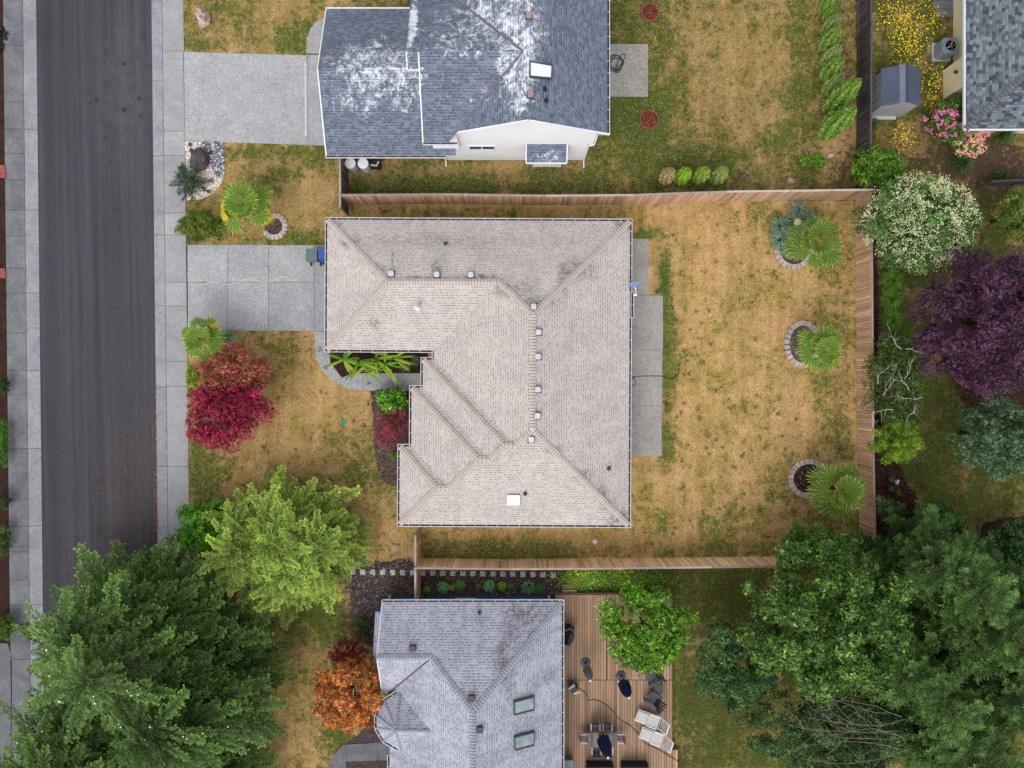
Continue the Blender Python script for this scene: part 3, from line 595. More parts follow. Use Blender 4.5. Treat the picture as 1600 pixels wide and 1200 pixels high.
walkway('pavement', 'darker weathered pavement along the left edge', 5, 36, [-600, -60, 72, 160, 202, 240, 281, 328, 369, 419, 458, 520, 579, 617, 701, 780, 822, 862, 906, 945, 1030, 1130, 1300, 1800], 'walk_dark')
# left verge, with brick edges
v = MB(); v.prism([(P(xe(-80, y), y).x, P(xe(-80, y), y).y) if k == 0 else (P(xe(4.6, y), y).x, P(xe(4.6, y), y).y) for (k, y) in ((0, -300), (1, -300), (1, 1500), (0, 1500))], -.1, .01)
tag(v.build('planting_bed', 'soil'), 'brown soil planting strip along the left edge', 'planting bed', kind='structure')
for (y, h_) in ((268, 20), (427, 15)):
    r_ = thing('brick_edging', 'small run of red bricks at left edge '+('nearer the top' if y < 300 else 'just below the upper one'), 'brick edging', P(2, y))
    for k in range(3): MB().ob(P(2+k*.6, y-h_/2+h_*(k+.5)/3, .04), (.5, h_/3*.037, .1)).build('brick', 'redbrick', r_)
# driveways and paths
def slabs(name, label, quads, matn, kind='structure', z1=.03):
    cx = sum(c[0] for q in quads for c in q)/sum(len(q) for q in quads); cy = sum(c[1] for q in quads for c in q)/sum(len(q) for q in quads)
    root = thing(name, label, name.replace('_', ' '), P(cx, cy), 0, kind=kind)
    slab_grid(root, quads, matn, -.12, z1); return root
def rq(x0, y0, x1, y1): return [(x0, y0), (x1, y0), (x1, y1), (x0, y1)]
dn = slabs('driveway', 'wide pale concrete driveway of the blue roofed house', [[(286.5, 81), (480, 86.5), (481, 100), (481, 226.5), (288.5, 221)], [(481, 86), (500, 86), (515, 100), (515, 228), (481, 227)]], 'drive')
MB().prism([(P(x, y).x, P(x, y).y) for (x, y) in ((475.6, 98), (478.8, 98), (479.8, 213), (476.6, 213))], .03, .036).build('drain_grate', 'metal', dn)
slabs('path', 'curved concrete path beside the blue roofed garage', [[(478, 84), (479, 62), (485, 45), (495, 33), (508, 27), (530, 27), (530, 84)]], 'drive')
dm = slabs('driveway', 'concrete driveway with a pale crack in front of the beige house', [rq(293, 382.5, 356, 441), rq(293.5, 441, 356, 517), rq(356, 382.5, 420, 441), rq(356, 441, 420, 517), rq(420, 383, 491, 441), rq(420, 441, 491, 517), rq(491, 383, 520, 517)], 'drive')
cr = MB(); pr = None
for k in range(30):
    x = 296+k*5.8; y = 444+2.5*math.sin(k*.7)+random.uniform(-1.6, 1.6)+(-4 if k > 24 else 0)
    if k > 11: y -= 2+4*math.sin((k-11)*.17)
    q = P(x, y, .033)
    if pr: cr.bar(pr, q, .038, .005)
    pr = q
cr.build('crack_sealant', 'paver', dm)
slabs('path', 'curved concrete path from driveway around banana plants', [[(491, 518), (516, 518), (516, 566), (534, 590), (522, 596), (505, 582), (494, 560)], [(522, 596.5), (534, 590.5), (552, 582), (566, 583), (566, 610), (545, 608)], [(566, 583), (622, 583), (622, 611), (566, 610)], [(622, 583), (662, 583), (662, 603), (640, 603), (640, 611), (622, 611)]], 'drive')
slabs('patio', 'narrow upper concrete patio behind the beige house', [rq(960, 373, 1013.5, 460.5)], 'patio')
slabs('patio', 'long concrete patio of three slabs behind the beige house', [rq(960, 461.5, 1036, 547), rq(960, 547, 1035, 634), rq(960, 634, 1034, 713)], 'patio')
slabs('patio', 'square concrete patio with coiled hose behind the blue roofed house', [rq(930, 69, 1012.5, 151.5)], 'patio')
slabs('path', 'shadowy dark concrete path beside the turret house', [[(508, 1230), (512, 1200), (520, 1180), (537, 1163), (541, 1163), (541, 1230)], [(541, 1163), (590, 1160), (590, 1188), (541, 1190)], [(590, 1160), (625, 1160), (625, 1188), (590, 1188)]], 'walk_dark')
slabs('path', 'small grey paved corner at top right by cream house', [rq(1458, -30, 1489, 2), rq(1458, 2, 1489, 14), rq(1462, 14, 1489, 27)], 'walk_dark')
slabs('driveway', 'weathered driveway apron at the bottom left corner', [[(-40, 1003), (13, 1005), (19, 1030), (20, 1300), (-40, 1300)]], 'walk_dark')

def bed(name, label, pts, matn, z=.012, cat='planting bed', jit=2.):
    o = []
    for (a, b) in zip(pts, pts[1:]+pts[:1]):
        n = max(1, int(math.hypot(a[0]-b[0], a[1]-b[1])/7))
        for k in range(n):
            t = k/n; p = P(a[0]+(b[0]-a[0])*t+random.uniform(-jit, jit), a[1]+(b[1]-a[1])*t+random.uniform(-jit, jit)); o.append((p.x, p.y))
    c = Vector((sum(q[0] for q in o)/len(o), sum(q[1] for q in o)/len(o), 0))
    return tag(MB().prism(o, -.05, z).build(name, matn, None, c), label, cat, kind='structure')
def chips(name, label, cat, pts_poly, n, size, pal, matn='petal', z=.03, parent=None, h=.05):
    """loose pieces (mulch chips, pebbles, flower heads) as uncountable stuff"""
    xs = [p[0] for p in pts_poly]; ys = [p[1] for p in pts_poly]; out = []
    def inside(x, y):
        c = False; j = len(pts_poly)-1
        for i in range(len(pts_poly)):
            if (pts_poly[i][1] > y) != (pts_poly[j][1] > y) and x < (pts_poly[j][0]-pts_poly[i][0])*(y-pts_poly[i][1])/(pts_poly[j][1]-pts_poly[i][1])+pts_poly[i][0]: c = not c
            j = i
        return c
    while len(out) < n:
        x = random.uniform(min(xs), max(xs)); y = random.uniform(min(ys), max(ys))
        if inside(x, y): out.append(P(x, y, z)+Vector((0, 0, random.uniform(0, h))))
    q = np.array(out); V, Fq, C = leaves_at(q, np.tile([[0, 0, 1.]], (n, 1)), size, colors(n, pal, .15), .6, .45)
    o = np_mesh(name, V, Fq, C, matn, parent, None if parent else (0, 0, 0)); return tag(o, label, cat, kind='stuff')
MULCH = [(120, 106, 104), (84, 70, 68), (60, 46, 46), (150, 136, 130)]
B1 = [(548, 872), (600, 878), (640, 872), (648, 880), (648, 935), (600, 940), (592, 960), (588, 1010), (575, 1010), (560, 975), (548, 930)]
bed('planting_bed', 'mulch bed wrapping the corner outside the short fence', B1, 'mulch')
chips('mulch', 'loose bark chips outside the short fence', 'mulch', B1, 2600, .1, MULCH)
B2 = [(656, 880), (880, 884), (880, 920), (878, 936), (656, 938)]
bed('planting_bed', 'dark mulch bed with stepping stones below the south fence', B2, 'mulch', jit=1)
chips('mulch', 'loose dark bark chips between stepping stones and blue wall', 'mulch', B2, 3200, .09, MULCH[1:]+[(110, 92, 104)])
bed('planting_bed', 'dark soil bed beside the banana plants', [(516, 545), (668, 545), (668, 583), (560, 583), (534, 590), (516, 566)], 'soil', jit=.5)
B3 = [(580, 611), (640, 611), (640, 700), (624, 705), (624, 760), (606, 758), (588, 730), (584, 690), (582, 640)]
bed('planting_bed', 'reddish mulch bed under the shrubs by the front corner', B3, 'mulch')
B4 = [(1362, 290), (1372, 420), (1374, 640), (1385, 700), (1410, 735), (1425, 770), (1440, 790), (1440, 870), (1345, 870), (1345, 290)]
bed('planting_bed', 'brown soil bed with pots along the east fence', B4, 'soil')
chips('mulch', 'red brown bark chips around the pots', 'mulch', [(1366, 730), (1410, 735), (1432, 790), (1432, 830), (1366, 830)], 1500, .09, [(112, 70, 60), (84, 50, 44), (62, 40, 36)])
B5 = [(1455, 520), (1490, 600), (1520, 650), (1560, 700), (1600, 720), (1640, 600), (1600, 440), (1500, 440)]
bed('planting_bed', 'dark soil under the purple tree', B5, 'soil')
bed('planting_bed', 'brown soil corner beneath trees at the right edge', [(1540, 815), (1640, 800), (1640, 900), (1500, 905), (1520, 850)], 'soil')
B6 = [(541, 1190), (620, 1188), (620, 1205), (541, 1205)]
bed('planting_bed', 'gravelly bed below the dark path', B6, 'mulch', jit=1)
B7 = [(560, 1150), (590, 1110), (600, 1160), (541, 1162)]
bed('planting_bed', 'stony mulch strip beneath the orange maple', B7, 'mulch', jit=1)
GV = [(289.5, 221.5), (349, 222), (351, 268), (346, 286), (334, 302), (315, 311), (292.5, 313)]
bed('gravel_bed', 'white gravel bed with dark boulder next to the pavement', GV, 'wgravel', .02, 'gravel bed', jit=.3)
chips('gravel', 'loose white gravel around the dark boulder', 'gravel', GV, 2600, .09, [(238, 224, 214), (214, 200, 190), (246, 240, 234), (190, 176, 168)], z=.03)
chips('pebbles', 'blue grey pebbles in the corner of the white gravel', 'pebbles', [(315, 222), (349, 222), (350, 262), (345, 280), (336, 272), (325, 250), (318, 235)], 420, .17, [(120, 124, 136), (86, 90, 102), (64, 68, 78), (196, 200, 208)], z=.06)
bd = MB().rock(P(311, 250, .28), (.55, .72, .42), 3); bd.v = [(x, y, max(z, -.02)) for x, y, z in bd.v]
tag(bd.build('boulder', 'boulder', None, P(311, 250)), 'dark grey boulder sitting on the white gravel bed', 'boulder')
for (px, py, s, lb) in ((329, 238, .12, 'small grey stone right of the dark boulder'), (299, 235, .13, 'blue grey stone above left of the dark boulder'), (297, 226, .11, 'small stone at the top corner of the gravel bed'), (309, 307, .13, 'white stone at the lower tip of the gravel bed')):
    tag(MB().rock(P(px, py, .08), (s, s, .1), int(px)).build('stone', 'boulder' if py < 300 else 'white', None, P(px, py)), lb, 'stone')
pk = MB().rock(P(316, 27, .35), (.36, .52, .5), 5, rough=.28); pk.v = [(x, y, max(z, -.02)) for x, y, z in pk.v]
tag(pk.build('boulder', 'pinkrock', None, P(316, 27)), 'pale pink and white rock standing on the top left lawn', 'boulder')
for (px, py, s, lb) in ((372, 1190, .3, 'grey rock at the bottom beneath the conifers'), (366, 1172, .2, 'small blue grey rock among bottom shrubs'), (352, 1180, .25, 'dark rock at bottom left of the grey one'), (1236, 283, .25, 'flat pale stone in the lawn corner by the fences'), (1298, 243, .2, 'pale stone beside weed clump near dark fence')):
    tag(MB().rock(P(px, py, .06), (s, s*.8, .14), int(px)).build('stone', 'boulder' if px < 400 else 'pinkrock', None, P(px, py)), lb, 'stone')

# ------------------------------------------------------------------ fences
def fence(name, label, pts, h, boards, rail='fence_rail', side=1, pitch=.145, post_every=2.4, top=True, hvar=.03):
    """pts: ground line in photo pixels"""
    W = [P(*p) for p in pts]; root = thing(name, label, 'fence', W[0])
    seg = [(a, b, (b-a).length) for a, b in zip(W, W[1:])]; tot = sum(s[2] for s in seg)
    bm_ = MB().box(-.065, .065, -.009, .009, .04, h); proto = bm_.build('board', boards, root, local=True); proto_used = False
    def at(d):
        for a, b, l in seg:
            if d <= l+1e-6: return a.lerp(b, d/l), (b-a).normalized()
            d -= l
        return seg[-1][1], (seg[-1][1]-seg[-1][0]).normalized()
    n = min(295, int(tot/pitch)); pitch = tot/n
    for k in range(n):
        p, d = at((k+.5)*pitch); nrm = Vector((-d.y, d.x, 0))*side; lp = p+nrm*.045-W[0]; hz = 1+random.uniform(-hvar, hvar)*.5
        rz = math.atan2(d.y, d.x)+random.uniform(-.02, .02)
        if not proto_used: o = proto; proto_used = True; o.location = lp; o.rotation_euler = (0, 0, rz)
        else: o = inst(proto, 'board', lp, root, rz)
        o.scale = (pitch/.145*random.uniform(.94, .985), 1, hz); o.rotation_euler.x = random.uniform(-.012, .012)
    np_ = max(1, round(tot/post_every))
    for k in range(np_+1):
        p, d = at(tot*k/np_); MB().ob((p.x, p.y, (h+.08)/2), (.1, .1, h+.08), rz=math.atan2(d.y, d.x)).build('post', rail, root)
    for a, b, l in seg:
        for z in (.3, h-.25):
            n_ = Vector((-(b-a).y, (b-a).x, 0)).normalized()*side*-.0; MB().bar(a+Vector((0, 0, z))+n_, b+Vector((0, 0, z))+n_, .05, .09).build('rail', rail, root)
        if top:
            MB().bar(a+Vector((0, 0, h+.03)), b+Vector((0, 0, h+.03)), .11, .035).build('cap_rail', rail, root)
    return root
fence('fence', 'long brown wooden fence between the beige and blue roofed houses', [(543, 319), (700, 318), (850, 320), (980, 319), (1120, 314), (1337, 311)], 1.95, 'fence_north', side=-1)
fence('fence', 'brown wooden fence running down the east side of the dry lawn', [(1337, 311), (1338, 420), (1339, 560), (1340, 700), (1343, 838)], 1.75, 'fence_east', side=-1)
fence('fence', 'blackened old fence along the upper right lawn', [(1337, -60), (1337, 60), (1337, 180), (1335, 305)], 1.75, 'fence_dark', side=1, rail='fence_dark')
fence('fence', 'light tan wooden fence south of the beige house', [(655, 873.5), (800, 875), (950, 874), (1100, 872), (1200, 871), (1352, 868)], 2., 'fence_south', side=1)
fence('fence', 'short weathered fence with gate between the two left lawns', [(543.5, 250), (544, 305), (544, 337)], 1.9, 'fence_dark', side=1)
fence('fence', 'short brown fence crossing the mulch bed to the blue wall', [(656, 826), (656, 875), (656, 934)], 1.9, 'fence_north', side=1)
fence('fence', 'dark low fence behind the white flowering tree', [(1525, 294), (1620, 291)], 1.4, 'fence_dark', side=1, rail='fence_dark')

# ------------------------------------------------------------------ houses
def slope(parent, pts, matn, uoff=0., name='roof_slope'):
    """first two points are the eave; points are world coordinates"""
    p0, p1 = Vector(pts[0]), Vector(pts[1]); u = (p1-p0).normalized(); nrm = Vector((0, 0, 0))
    q = [Vector(p) for p in pts]
    for i in range(len(q)): nrm += q[i].cross(q[(i+1) % len(q)])
    nrm.normalize()
    if nrm.z < 0: q = [q[1], q[0]]+q[:1:-1]; nrm = -nrm
    v = nrm.cross(u); v = v if v.z > 0 else -v
    uv = [((p-p0).dot(u)+40+uoff, (p-p0).dot(v)+10) for p in q]
    return MB().poly([tuple(p) for p in q], 0, uv).build(name, matn, parent)
def caps(parent, segs, matn, pitch, hip_drop=None, w=.17, ex=.165, name='ridge_cap'):
    for a, b in segs:
        a = Vector(a); b = Vector(b)
        if a.z > b.z: a, b = b, a
        d = b-a; l = d.length; n = max(1, int(l/ex)); flat = Vector((d.x, d.y, 0)); fl = flat.normalized(); s = Vector((-fl.y, fl.x, 0))
        drop = pitch*w*(.72 if abs(fl.x) > .2 and abs(fl.y) > .2 else 1.); mb = MB()
        for k in range(n):
            p = a+d*(k/n)+Vector((0, 0, .055)); q = a+d*((k+1.1)/n)+Vector((0, 0, .028)); dz = Vector((0, 0, -drop)); jj = random.uniform(-.008, .008)
            mb.add([p+s*(w+jj)+dz, p, q, q+s*w+dz, p-s*(w+jj)+dz, q-s*w+dz, p-Vector((0, 0, .03)), p+s*w+dz-Vector((0, 0, .03)), p-s*w+dz-Vector((0, 0, .03))],
                   [(0, 1, 2, 3), (1, 4, 5, 2), (7, 6, 1, 0), (6, 8, 4, 1)])
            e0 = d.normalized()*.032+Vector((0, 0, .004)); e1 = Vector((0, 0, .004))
            mb.add([p+s*(w+jj)+dz+e1, p+e1, p+e0, p+s*(w+jj)+dz+e0, p-s*(w+jj)+dz+e1, p-s*(w+jj)+dz+e0], [(0, 1, 2, 3), (1, 4, 5, 2)], 1)  # dark strip painting the butt shadow line of each cap
        o = mb.build(name, [matn, matn.replace('cap_', 'capshade_')], parent); o['kind'] = 'stuff'
def gutter(parent, segs, z, gw=.12):
    """segs: (a,b) 2D with outward normal to the right of a->b"""
    for i, (a, b) in enumerate(segs):
        a = Vector((a[0], a[1], 0)); b = Vector((b[0], b[1], 0)); d = (b-a).normalized(); n = Vector((d.y, -d.x, 0)); zz = z+(i % 3)*.002
        a2 = a-d*gw*.8*0; b2 = b
        m = MB(); m.bar(a+n*.05+Vector((0, 0, zz-.09)), b+n*.05+Vector((0, 0, zz-.09)), .1, .02, 1)
        m.bar(a-d*.0+n*(gw)+Vector((0, 0, zz-.055)), b+n*gw+Vector((0, 0, zz-.055)), .035, .11, 0)
        m.bar(a-n*.015+Vector((0, 0, zz-.08)), b-n*.015+Vector((0, 0, zz-.08)), .02, .09, 0)
        L_ = (b-a).length; k = max(2, int(L_/.62))
        for j in range(k+1):
            p = a+d*(L_*j/k); m.bar(p+Vector((0, 0, zz-.012)), p+n*gw+Vector((0, 0, zz-.012)), .03, .012, 0)
        m.build('gutter', ['gutterwhite', 'grime'], parent)
def walls(parent, rects, z1, matn, z0=-.05, name='wall'):
    for (x0, x1, y0, y1) in rects: MB().box(x0, x1, y0, y1, z0, z1).build(name, matn, parent)
def window(parent, c, wdt, hgt, nrm, name='window'):
    """window on a wall: frame with glass pane as sub-part"""
    n = Vector(nrm); t = Vector((-n.y, n.x, 0)); c = Vector(c); m = MB()
    def bx(o, l, h, dpt, out): m.ob(c+t*o[0]+Vector((0, 0, o[1]))+n*out, (l, dpt, h), rz=math.atan2(t.y, t.x))
    bx((0, hgt/2), wdt+.1, .07, .06, .02); bx((0, -hgt/2), wdt+.1, .07, .06, .02); bx((wdt/2, 0), .07, hgt, .06, .02); bx((-wdt/2, 0), .07, hgt, .06, .02); bx((0, 0), .05, hgt, .05, .02)
    f = m.build(name, 'white', parent)
    MB().ob(c+n*.008, (wdt, .016, hgt), rz=math.atan2(t.y, t.x)).build('pane', 'glass', f)
    return f

# ---- main beige house (local frame, rotated a third of a degree)
EZ = 2.6; sE = (H-EZ)/F; PI_ = .39; ins = .12
def e(px, py): return ((px-800)*sE, (600-py)*sE)
xg = e(507, 0)[0]+ins; x0 = e(675, 0)[0]+ins; x1 = e(657.5, 0)[0]+ins; x2 = e(640, 0)[0]+ins; x3 = e(622, 0)[0]+ins; xE = e(986.5, 0)[0]-ins
yN = e(0, 341)[1]-ins; yS = e(0, 823)[1]+ins; yg = e(0, 551)[1]+ins; y1 = e(0, 559)[1]-ins; y2 = e(0, 603)[1]-ins; y3 = e(0, 695)[1]-ins
hc = Vector(((xg+xE)/2, (yN+yS)/2, 0))
house = thing('beige_house', 'large single storey house with beige hipped shingle roof in the centre', 'house', hc)
def z_(d): return EZ+PI_*d
h1 = (yN-yg)/2; h0 = (xE-x0)/2; k1 = (y1-yS)/2; k2 = (y2-yS)/2; k3 = (y3-yS)/2
A = (xg+h1, yN-h1, z_(h1)); B = (x0+h1, yN-h1, z_(h1)); Cc = (x0+h0, yN-h0, z_(h0)); D = (x0+h0, yS+h0, z_(h0))
q1 = (x0+k1, y1-k1, z_(k1)); r1 = (x1+k1, y1-k1, z_(k1)); q2 = (x1+k2, y2-k2, z_(k2)); r2 = (x2+k2, y2-k2, z_(k2)); q3 = (x2+k3, y3-k3, z_(k3)); r3 = (x3+k3, y3-k3, z_(k3))
def E3(x, y): return (x, y, EZ)
for i, pts in enumerate([[E3(xg, yN), E3(xE, yN), Cc, B, A], [E3(xg, yg), E3(xg, yN), A], [E3(x0, yg), E3(xg, yg), A, B], [E3(xE, yN), E3(xE, yS), D, Cc],
        [E3(x0, yg), E3(x0, y1), q1, D, Cc, B], [E3(x1, y1), E3(x0, y1), q1, r1], [E3(x1, y1), E3(x1, y2), q2, r1], [E3(x2, y2), E3(x1, y2), q2, r2],
        [E3(x2, y2), E3(x2, y3), q3, r2], [E3(x3, y3), E3(x2, y3), q3, r3], [E3(x3, y3), E3(x3, yS), r3], [E3(x3, yS), E3(xE, yS), D, q1, r1, q2, r2, q3, r3]]):
    slope(house, pts, 'roof_main', i*3.7)
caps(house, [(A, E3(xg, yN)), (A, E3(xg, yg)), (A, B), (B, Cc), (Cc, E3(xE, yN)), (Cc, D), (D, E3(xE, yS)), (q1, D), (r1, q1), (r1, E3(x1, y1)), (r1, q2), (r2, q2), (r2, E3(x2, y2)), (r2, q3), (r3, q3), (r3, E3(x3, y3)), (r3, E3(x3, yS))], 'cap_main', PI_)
outl = [(xg, yN), (xg, yg), (x0, yg), (x0, y1), (x1, y1), (x1, y2), (x2, y2), (x2, y3), (x3, y3), (x3, yS), (xE, yS), (xE, yN)]
MB().prism(outl, EZ-.18, EZ-.03).build('soffit', 'soffit', house)
gm = []
def off(p, dx, dy): return (p[0]+dx, p[1]+dy)
g_ = ins
bumpa = e(0, 455)[1]; bumpb = e(0, 495)[1]
gutter(house, [((xg, yN+g_), (xg, yg-g_)), ((xg-g_, yg), (x0+g_*0, yg)), ((x0, yg-g_), (x0, y1+g_)), ((x0, y1), (x1-g_, y1)), ((x1, y1+g_), (x1, y2)), ((x1-g_, y2), (x2-g_, y2)), ((x2, y2+g_), (x2, y3)), ((x2-g_, y3), (x3-g_, y3)), ((x3, y3+g_), (x3, yS-g_)), ((x3-g_, yS), (xE+g_, yS)),
    ((xE, yS-g_), (xE, bumpb)), ((xE+.12, bumpb), (xE+.12, bumpa)), ((xE, bumpa), (xE, yN+g_)), ((xE+g_, yN), (xg-g_, yN))][::1], EZ) if False else None
def gut_path(parent, path, z):              # counter-clockwise outline: outward is to the right
    gutter(parent, [(path[i], path[i+1]) for i in range(len(path)-1)], z)
path = outl+[outl[0]]
# outline order above runs N-W corner -> down the west side -> east -> up: counter-clockwise
segs = []
for a, b in zip(path, path[1:]):
    d = Vector((b[0]-a[0], b[1]-a[1])).normalized()
    if (a, b) == (outl[10], outl[11]):
        segs += [((a[0], a[1]-g_), (a[0], bumpb)), ((a[0]+.12, bumpb), (a[0]+.12, bumpa)), ((a[0], bumpa), (b[0], b[1]+g_))]
    else: segs.append(((a[0]-d.x*0, a[1]-d.y*0), b))
def ext(segs, outl):
    out = []
    n = len(outl)
    for (a, b) in segs:
        d = Vector((b[0]-a[0], b[1]-a[1])).normalized(); A_ = Vector(a); B_ = Vector(b)
        def convex(p):
            if tuple(p) not in [tuple(o) for o in outl]: return 0
            i = [tuple(o) for o in outl].index(tuple(p)); pa, pc = outl[i-1], outl[(i+1) % n]; cr_ = (p[0]-pa[0])*(pc[1]-p[1])-(p[1]-pa[1])*(pc[0]-p[0]); return 1 if cr_ > 0 else -1
        A_ = A_-d*g_*convex(a); B_ = B_+d*g_*convex(b); out.append(((A_.x, A_.y), (B_.x, B_.y)))
    return out
gutter(house, ext(segs, outl), EZ)
o_ = .55
walls(house, [(xg+o_, xE-o_, yg+o_, yN-o_), (x0+o_+.6, xE-o_-.003, yS+o_, yg+o_+.003), (x2+o_, x0+o_+.6, yS+o_+.003, y2-o_), (x1+o_, x0+o_+.6, y2-o_, y1-o_), (x3+o_, x2+o_, yS+o_+.006, y3-o_)], EZ-.15, 'beige')
gd = MB().box(xg+o_-.06, xg+o_-.005, yg+1.4, yN-1.4, 0, 2.15); gdo = gd.build('garage_door', 'white', house)
for k in range(1, 4): MB().box(xg+o_-.075, xg+o_-.06, yg+1.45, yN-1.45, .53*k-.02, .53*k+.02).build('rail', 'soffit', gdo)
for (c, w_, h_, n_) in (((x3+o_, (yS+y3)/2, 1.5), 1.8, 1.2, (-1, 0, 0)), ((x2+o_, (y2+y3)/2, 1.5), 1.6, 1.2, (-1, 0, 0)), ((xE-o_, 3.2, 1.2), 2.2, 1.9, (1, 0, 0)), ((xE-o_, -2.5, 1.5), 1.6, 1.2, (1, 0, 0)), ((xE-o_, -6, 1.5), 1.4, 1.1, (1, 0, 0)), ((3, yS+o_, 1.5), 1.2, .9, (0, -1, 0)), ((-2, yN-o_, 1.5), 1.2, .9, (0, 1, 0)), ((4, yN-o_, 1.5), 1.4, 1., (0, 1, 0))): window(house, c, w_, h_, n_)
def roofz(x, y):
    # height of the beige roof at a plan point
    v = min(yN-y, xE-x, y-yS if x > x0 else 99, 99)
    c = []
    c.append(min(yN-y, x-xg, y-yg)); c.append(min(yN-y, xE-x, x-x0, y-yS)); c.append(min(y1-y, x-x1, y-yS, xE-x)); c.append(min(y2-y, x-x2, y-yS, xE-x)); c.append(min(y3-y, x-x3, y-yS, xE-x))
    return EZ+PI_*max(c)
def on_roof(px, py, fn, it=6):
    z = 3.5
    for _ in range(it): p = P(px, py, z); z = fn(p.x, p.y)
    return Vector((p.x, p.y, z))
def box_vent(parent, p, s=.26, h=.2, mtop='metal', tilt=(0, 0)):
    m = MB(); m.ob((p.x, p.y, p.z+.06), (s*1.25, s*1.25, .02), 1, rx=tilt[0], ry=tilt[1]); m.box(p.x-s*.42, p.x+s*.42, p.y-s*.42, p.y+s*.42, p.z-.05, p.z+h-.05, 1)
    b = s/2; c = .05
    m.prism([(p.x-b+c, p.y-b), (p.x+b-c, p.y-b), (p.x+b, p.y-b+c), (p.x+b, p.y+b-c), (p.x+b-c, p.y+b), (p.x-b+c, p.y+b), (p.x-b, p.y+b-c), (p.x-b, p.y-b+c)], p.z+h-.05, p.z+h+.03, 0)
    m.build('roof_vent', [mtop, 'darkmetal'], parent)
for (px, py) in ((611, 429), (682, 430), (735, 430), (833, 479), (841, 519), (840.5, 557), (840.5, 608), (840, 649), (830.5, 686)):
    p = on_roof(px, py, roofz); box_vent(house, p, .3, .2)
def pipe(parent, p, r=.05, h=.3, m='darkmetal', name='vent_pipe', cap=False):
    mb = MB().lathe([(r*2.2, p.z-.08), (r*2., p.z+.04), (r, p.z+.06), (r, p.z+h)], (p.x, p.y), 10)
    if cap: mb.lathe([(r*1.8, p.z+h+.02), (r*1.9, p.z+h+.06), (r*.4, p.z+h+.14)], (p.x, p.y), 12)
    mb.build(name, m, parent, smooth=False)
for (px, py) in ((695, 381), (821.5, 771), (952, 731)): pipe(house, on_roof(px, py, roofz), .06, .3)
pipe(house, on_roof(653, 482, roofz), .09, .55, 'metal', 'flue_pipe', True)
def skylight(parent, pts, fn, frame='darkmetal', glass='skyglass', h=.1, fw=.07):
    q = [on_roof(*c, fn)+Vector((0, 0, h)) for c in pts]; c = sum(q, Vector())/4; m = MB()
    for a, b in zip(q, q[1:]+q[:1]): m.bar(a-Vector((0, 0, h*.4)), b-Vector((0, 0, h*.4)), fw, h*1.2)
    f = m.build('skylight', frame, parent)
    MB().poly([tuple(c+(v-c)*.96+Vector((0, 0, h*.12))) for v in q][::-1]).build('pane', glass, f)
skylight(house, [(794, 773.5), (812.5, 773.5), (812.5, 788), (794, 788)], roofz, 'white', 'domeplastic', .12, .05)
for ch in house.children: pass
house.rotation_euler = (0, 0, R(-.3))

# ---- north house, two storeys, blue grey roof
nh = thing('blue_roofed_house', 'white house with blue grey shingle roof streaked white at the top', 'house', (-4, 16, 0))
gz, gr = 2.8, 4.5
gx0 = P(509.5, 0, gz).x; gyS = P(0, 245, gz).y+.08; gyN = P(0, 14, gz).y; gyM = (gyS+gyN)/2; gx1 = P(712, 0, gz).x
XS = P(0, 209, 5.2).y                     # south rake line of the upper roof
UX0, UX1 = P(700, 0, 5.2).x, P(952, 0, 5.2).x-.1; UXM = (UX0+UX1)/2; UR = 5.2+.45*(UX1-UX0)/2
slope(nh, [(gx0, gyS, gz), (gx1, gyS, gz), (gx1, gyM, gr), (gx0, gyM, gr)], 'roof_north'); slope(nh, [(gx1, gyN, gz), (gx0, gyN, gz), (gx0, gyM, gr), (gx1, gyM, gr)], 'roof_north')
caps(nh, [((gx0, gyM, gr), (gx1-3, gyM, gr))], 'roof_north', .4) if False else None
NTOP = 31.
# upper main gable: ridge runs north-south
csY = P(0, 222, 5.2).y; cw = 3.9; crY = csY+cw; crZ = 5.2+.45*cw; vx = UX0+cw        # cross gable ridge
slope(nh, [(UX1, XS, 5.2), (UX1, NTOP, 5.2), (UXM, NTOP, UR), (UXM, XS, UR)], 'roof_north')
slope(nh, [(UX0, NTOP, 5.2), (UX0, crY+cw, 5.2), (vx, crY, crZ), (UX0, csY, 5.2), (UX0, XS, 5.2), (UXM, XS, UR), (UXM, NTOP, UR)][::1], 'roof_north') if False else None
slope(nh, [(UX0, XS, 5.2), (UX0, csY, 5.2), (vx, crY, crZ), (UX0, crY+cw, 5.2), (UX0, NTOP, 5.2), (UXM, NTOP, UR), (UXM, XS, UR)], 'roof_north')
wx = P(660, 0, 5.4).x; wx2 = P(641, 0, 5.6).x
slope(nh, [(wx, csY, 5.2), (UX0, csY, 5.2), (vx, crY, crZ), (wx, crY, crZ)], 'roof_north', 5)
slope(nh, [(UX0, crY+cw, 5.2), (wx, crY+cw, 5.2), (wx, crY, crZ), (vx, crY, crZ)], 'roof_north', 9)
ny = P(0, 120, 5.8).y
slope(nh, [(wx2, ny, 5.2+.45*(ny-csY)), (wx, ny, 5.2+.45*(ny-csY)), (wx, crY, crZ), (wx2, crY, crZ)], 'roof_north', 2); slope(nh, [(wx, crY+cw, 5.2), (wx2, crY+cw, 5.2), (wx2, crY, crZ), (wx, crY, crZ)], 'roof_north', 2)
m = MB(); m.bar((wx2, ny, 5.15+.45*(ny-csY)), (wx, ny, 5.15+.45*(ny-csY)), .06, .1); m.bar((wx2, ny, 5.15+.45*(ny-csY)), (wx2, crY, crZ-.05), .05, .12); m.build('barge_board', 'white', nh)
